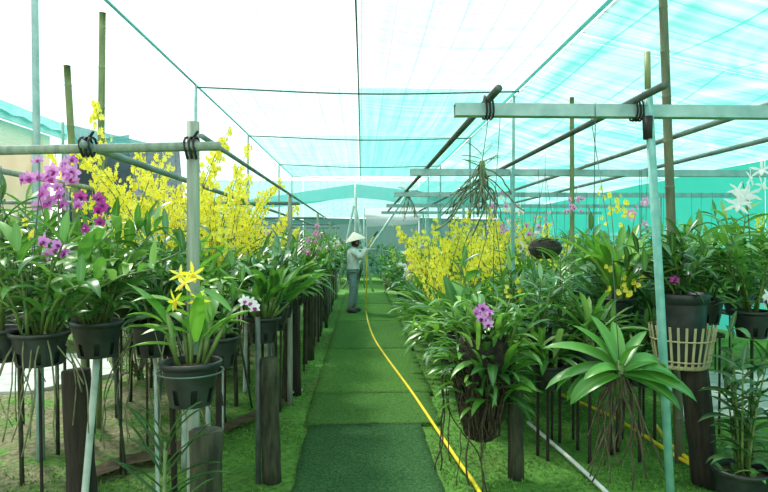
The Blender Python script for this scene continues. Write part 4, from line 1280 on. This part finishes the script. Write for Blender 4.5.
# ------------------------------------------------------------------ the gardener
person = empty('person', (-.17, 12.6, .005), 'person in pale shirt, grey-blue jeans and conical straw hat reaching up to water plants', 'person')
def skin(name, verts, edges, radii, mat, root=0, sub=2):
    me = bpy.data.meshes.new(name)
    me.from_pydata(verts, edges, [])
    o = link(name, me, person)
    o.modifiers.new('Skin', 'SKIN')
    if not me.skin_vertices:
        raise RuntimeError('no skin layer')
    for i, r in enumerate(radii):
        sv = me.skin_vertices[0].data[i]
        sv.radius = r if isinstance(r, tuple) else (r, r)
        sv.use_root = (i == root)
    s_ = o.modifiers.new('Subdivision', 'SUBSURF'); s_.levels = sub; s_.render_levels = sub
    me.materials.append(MATS[mat])
    dg = bpy.context.evaluated_depsgraph_get()
    ev = o.evaluated_get(dg)
    m2 = bpy.data.meshes.new_from_object(ev)
    o.modifiers.clear(); o.data = m2
    m2.polygons.foreach_set('use_smooth', np.ones(len(m2.polygons), dtype=bool))
    if not m2.materials: m2.materials.append(MATS[mat])
    return o
J = dict(pel=(0, 0, .84), sp=(.0, 0, 1.0), ch=(.015, 0, 1.18), nb=(.03, 0, 1.31), nk=(.05, 0, 1.37), hd=(.075, 0, 1.46), ht=(.075, 0, 1.55),
         sl=(.03, .16, 1.27), el=(.14, .21, 1.14), wl=(.25, .10, 1.30), sr=(.03, -.16, 1.27), er=(.16, -.22, 1.17), wr=(.29, -.19, 1.345),
         hl=(-.0, .085, .80), kl=(.045, .10, .44), al=(.01, .11, .09), tl=(.13, .12, .04), hr=(-.0, -.085, .80), kr=(.0, -.10, .44), ar=(-.07, -.11, .09), tr=(.05, -.13, .04))
names = list(J)
E = [('pel', 'sp'), ('sp', 'ch'), ('ch', 'nb'), ('nb', 'nk'), ('nk', 'hd'), ('hd', 'ht'), ('ch', 'sl'), ('sl', 'el'), ('el', 'wl'), ('ch', 'sr'), ('sr', 'er'), ('er', 'wr'), ('pel', 'hl'), ('hl', 'kl'), ('kl', 'al'), ('al', 'tl'), ('pel', 'hr'), ('hr', 'kr'), ('kr', 'ar'), ('ar', 'tr')]
Rr = dict(pel=.09, sp=.09, ch=.085, nb=.05, nk=.05, hd=(.085, .095), ht=.06, sl=.028, el=.028, wl=.025, sr=.028, er=.028, wr=.025, hl=.08, kl=.05, al=.038, tl=.03, hr=.08, kr=.05, ar=.038, tr=.03)
verts = [J[k] for k in names]; rads = [Rr[k] for k in names]; edges = [(names.index(a), names.index(b)) for a, b in E]
# hands: palm, four fingers and a thumb closed round the hose
def hand_chain(wr, d, side):
    w = Vector(J[wr]); d = Vector(d).normalized(); s_ = Vector((0, side, 0)); nrm = d.cross(s_).normalized()
    pi = len(verts); verts.append(tuple(w + d * .055)); rads.append((.026, .017)); edges.append((names.index(wr), pi))
    for k in range(4):
        off = s_ * (.024 - .016 * k)
        a = w + d * .085 + off; b = w + d * (.118 + .006 * (k in (1, 2))) + off + nrm * .012; c = w + d * .118 + off + nrm * .04
        i = len(verts)
        verts.extend([tuple(a), tuple(b), tuple(c)]); rads.extend([.009, .0085, .007]); edges.extend([(pi, i), (i, i + 1), (i + 1, i + 2)])
    i = len(verts)
    verts.extend([tuple(w + d * .04 + s_ * .035 + nrm * .012), tuple(w + d * .07 + s_ * .045 + nrm * .03)]); rads.extend([.011, .009]); edges.extend([(pi, i), (i, i + 1)])
hand_chain('wl', (.6, -.25, .6), -1)
hand_chain('wr', (.6, .1, .7), 1)
body = skin('body', verts, edges, rads, 'skin')
mb = MB()
tb = MB(); tube(tb, smooth_path([(0, 0, .80), (0, 0, .90), (.0, 0, 1.02), (.01, 0, 1.15), (.02, 0, 1.25), (.03, 0, 1.31), (.04, 0, 1.36)], 3), list(np.interp(np.arange(19) / 3, range(7), [.165, .165, .158, .17, .172, .125, .07])), 16)
v_ = np.concatenate(tb.v); v_[:, 0] *= .78; mb.add(v_, tb.f)
for a_, b_, c_ in (('sl', 'el', 'wl'), ('sr', 'er', 'wr')):
    P_ = smooth_path([Vector(J['nb']).lerp(Vector(J[a_]), .6), J[a_], Vector(J[a_]).lerp(Vector(J[b_]), .55), J[b_], Vector(J[b_]).lerp(Vector(J[c_]), .5), J[c_]], 4)
    tube(mb, P_, list(np.interp(np.arange(len(P_)) / 4, range(6), [.06, .078, .068, .062, .054, .044])), 12)
part('shirt', mb, 'shirt', person)
tz = ['pel', 'hl', 'kl', 'al', 'hr', 'kr', 'ar']
TR = dict(pel=(.125, .14), hl=.105, kl=.078, al=.066, hr=.105, kr=.078, ar=.066)
skin('trousers', [J[k] for k in tz], [(tz.index(a), tz.index(b)) for a, b in E if a in tz and b in tz], [TR[k] for k in tz], 'denim', 0)
for s_, (a, t) in (('l', ('al', 'tl')), ('r', ('ar', 'tr'))):
    A_, T_ = Vector(J[a]), Vector(J[t]); d = (T_ - A_); d.z = 0
    mb = MB()
    tube(mb, [(A_.x - .06, A_.y, .04), (A_.x - .03, A_.y, .05), (A_.x + d.x * .5, A_.y + d.y * .5, .048), (A_.x + d.x * 1.1, A_.y + d.y, .04), (A_.x + d.x * 1.35, A_.y + d.y * 1.2, .03)], [.03, .045, .047, .04, .018], 10)
    part('shoe', mb, 'shoe', person)
# hat, hair, face
mb = MB(); lathe(mb, [(.225, -.005), (.222, .0), (.17, .052), (.1, .11), (.03, .165), (.003, .18), (.003, .175), (.09, .105), (.215, -.005), (.225, -.005)], 28)
hat = part('conical_hat', mb, 'straw', person, True, Matrix.Translation((.055, 0, 1.51)) @ Matrix.Rotation(rad(-14), 4, 'Y'))
part('chin_strap', tube(MB(), [(.02, .1, -.01), (.03, .085, -.1), (.035, 0, -.17), (.03, -.085, -.1), (.02, -.1, -.01)], .004, 5), 'denim', hat)
mb = MB(); lathe(mb, [(.001, .12), (.06, .105), (.098, .05), (.104, .0), (.09, -.06), (.05, -.10)], 16)
part('hair', mb, 'hair', person, True, Matrix.Translation((.052, 0, 1.46)) @ Matrix.Diagonal((.85, .92, .95, 1)))
for y in (-.032, .032):
    part('eye', lathe(MB(), [(.001, .012), (.008, .008), (.011, 0), (.008, -.008), (.001, -.012)], 8), 'hair', person, True, Matrix.Translation((.16, y, 1.47)))
part('nose', tube(MB(), [(.155, 0, 1.475), (.178, 0, 1.447), (.158, 0, 1.435)], [.008, .015, .008], 7), 'skin', person)
part('mouth', tube(MB(), [(.152, -.024, 1.412), (.162, 0, 1.41), (.152, .024, 1.412)], .005, 6), 'clay', person)
for y in (-.088, .088):
    part('ear', lathe(MB(), [(.001, .028), (.012, .02), (.016, 0), (.011, -.02), (.001, -.028)], 8), 'skin', person, True, Matrix.Translation((.075, y, 1.455)))

# ------------------------------------------------------------------ far end behind the gardener
af = empty('pole_frame', (-.3, 17.9, 0), 'A-shaped frame of pale poles behind the gardener', 'frame')
for (x0, x1, z1) in ((-.42, .08, 2.55), (.66, .14, 2.5)):
    part('pole', tube(MB(), [(x0, 0 if x0 < .5 else .12, -.03), (x1, 0 if x0 < .5 else .12, z1)], .035, 8), 'pvc', af)
part('crossbar', tube(MB(), [(-.4, .06, 1.2), (.72, .06, 1.25)], .028, 8), 'pvc', af)
rod('leaning_pole', (-.6, 19.0, -.03), (1.4, 19.2, 2.9), .04, 'pvc', 'pale pole leaning up to the roof end behind the pole frame', 'pole')
tg = empty('tarpaulin', (1.4, 19.8, 2.4), 'grey tarpaulin slung under the roof end beyond the pole frame', 'tarpaulin')
net_panel(tg, (.1, 19.4, 2.55), (2.1, 19.4, 2.6), (2.0, 21.4, 2.1), (.2, 21.4, 2.0), 'tarp_grey', .12, 88, off=(1.4, 19.8, 2.4))
for x_, y_, z_ in ((.1, 19.4, 2.55), (2.1, 19.4, 2.6), (2.0, 21.4, 2.1), (.2, 21.4, 2.0)):
    part('tarp_pole', tube(MB(), [(x_ - 1.4, y_ - 19.8, -2.43), (x_ - 1.4, y_ - 19.8, z_ - 2.39)], .025, 8), 'pvc', tg)
rdf = random.Random(5)
def shrub(x, y, s_, mat, label, group, fl=None):
    r = empty('shrub', (x, y, -.03), label, 'shrub', group, rdf.uniform(0, 6), s_)
    p = P_DEN[rdf.randrange(4)]
    mb_key = ('shrub', mat, rdf.randrange(3))
    if mb_key not in LEAFMESH:
        mb = MB(); rr = random.Random(mb_key[2])
        for k in range(420):
            a = rr.uniform(0, 2 * PI); z_ = rr.uniform(.12, 1.25); rm_ = .5 * math.sin(PI * min(1, z_ / 1.35)) ** .5 * rr.uniform(.5, 1)
            v, f, rb_ = LP[rr.choice((('lance', 1), ('lance', 2), ('strap', 2)))]
            mb.add(xf(v, LM(Vector((rm_ * math.cos(a), rm_ * math.sin(a), z_)), a + rr.uniform(-1, 1), rr.uniform(-.2, 1.2), rr.uniform(.14, .26))), f, 0, np.stack([np.full(len(v), rr.random()), rb_], -1))
        LEAFMESH[mb_key] = mb.mesh('foliage', mat)
        ms = MB()
        for k in range(6):
            a = rr.uniform(0, 6.28); tube(ms, [(0, 0, 0), (.15 * math.cos(a), .15 * math.sin(a), .5), (.3 * math.cos(a), .3 * math.sin(a), 1.1)], [.03, .02, .008], 5)
        LEAFMESH[mb_key, 's'] = ms.mesh('stems', 'bamboo_old')
    tag(link('foliage', LEAFMESH[mb_key], r), kind='stuff'); link('stems', LEAFMESH[mb_key, 's'], r)
for x, y, s_ in ((-3.1, 19.2, 1.05), (-2.0, 19.9, 1.05), (-1.0, 21.6, 1.1), (-.1, 22.6, 1.15), (.9, 22.4, 1.1), (1.2, 20.3, .9), (2.7, 20.2, 1.05), (3.7, 19.6, 1.05), (4.8, 19.3, 1.05)):
    shrub(x, y, s_, rdf.choice(['leaf', 'leaf_dark']), 'leafy shrub closing the end of the path behind the pole frame', 'shrubs behind the pole frame')
for k, (x, y, z_) in enumerate(((-1.5, 18.4, 0), (-1.1, 18.6, 0), (.9, 18.8, 0), (1.2, 18.5, 0))):
    j = empty('clay_pot', (x, y, -.02), 'reddish clay pot on the ground near the pole frame', 'pot', 'clay pots near the pole frame')
    lathe(mb := MB(), [(.001, 0), (.13, 0), (.2, .25), (.22, .42), (.24, .43), (.24, .5), (.21, .5), (.19, .42), (.001, .4)], 18); part('pot', mb, 'clay', j)
    realize(j, P_CAT[k % 3], .42, 'leaf')
for k, (x, y) in enumerate(((-2.45, 6.7), (-2.0, 7.3), (-3.0, 8.9), (-2.3, 8.4), (-1.9, 9.4), (-1.6, 6.6))):  # dark foliage added to fill in the shade behind the stakes
    shrub(x, y, .52, 'leaf_dark', 'low dark leafy plant added to darken the ground under the stake bench', 'plants added to darken the ground under the stake bench')
for x in (-4.2, -5.2):
    shrub(x, 9.5 + rdf.uniform(-1, 1), 1.25, 'leaf_dark', 'dark leafy shrub between the stake bench and the cream building', 'shrubs before the cream building')
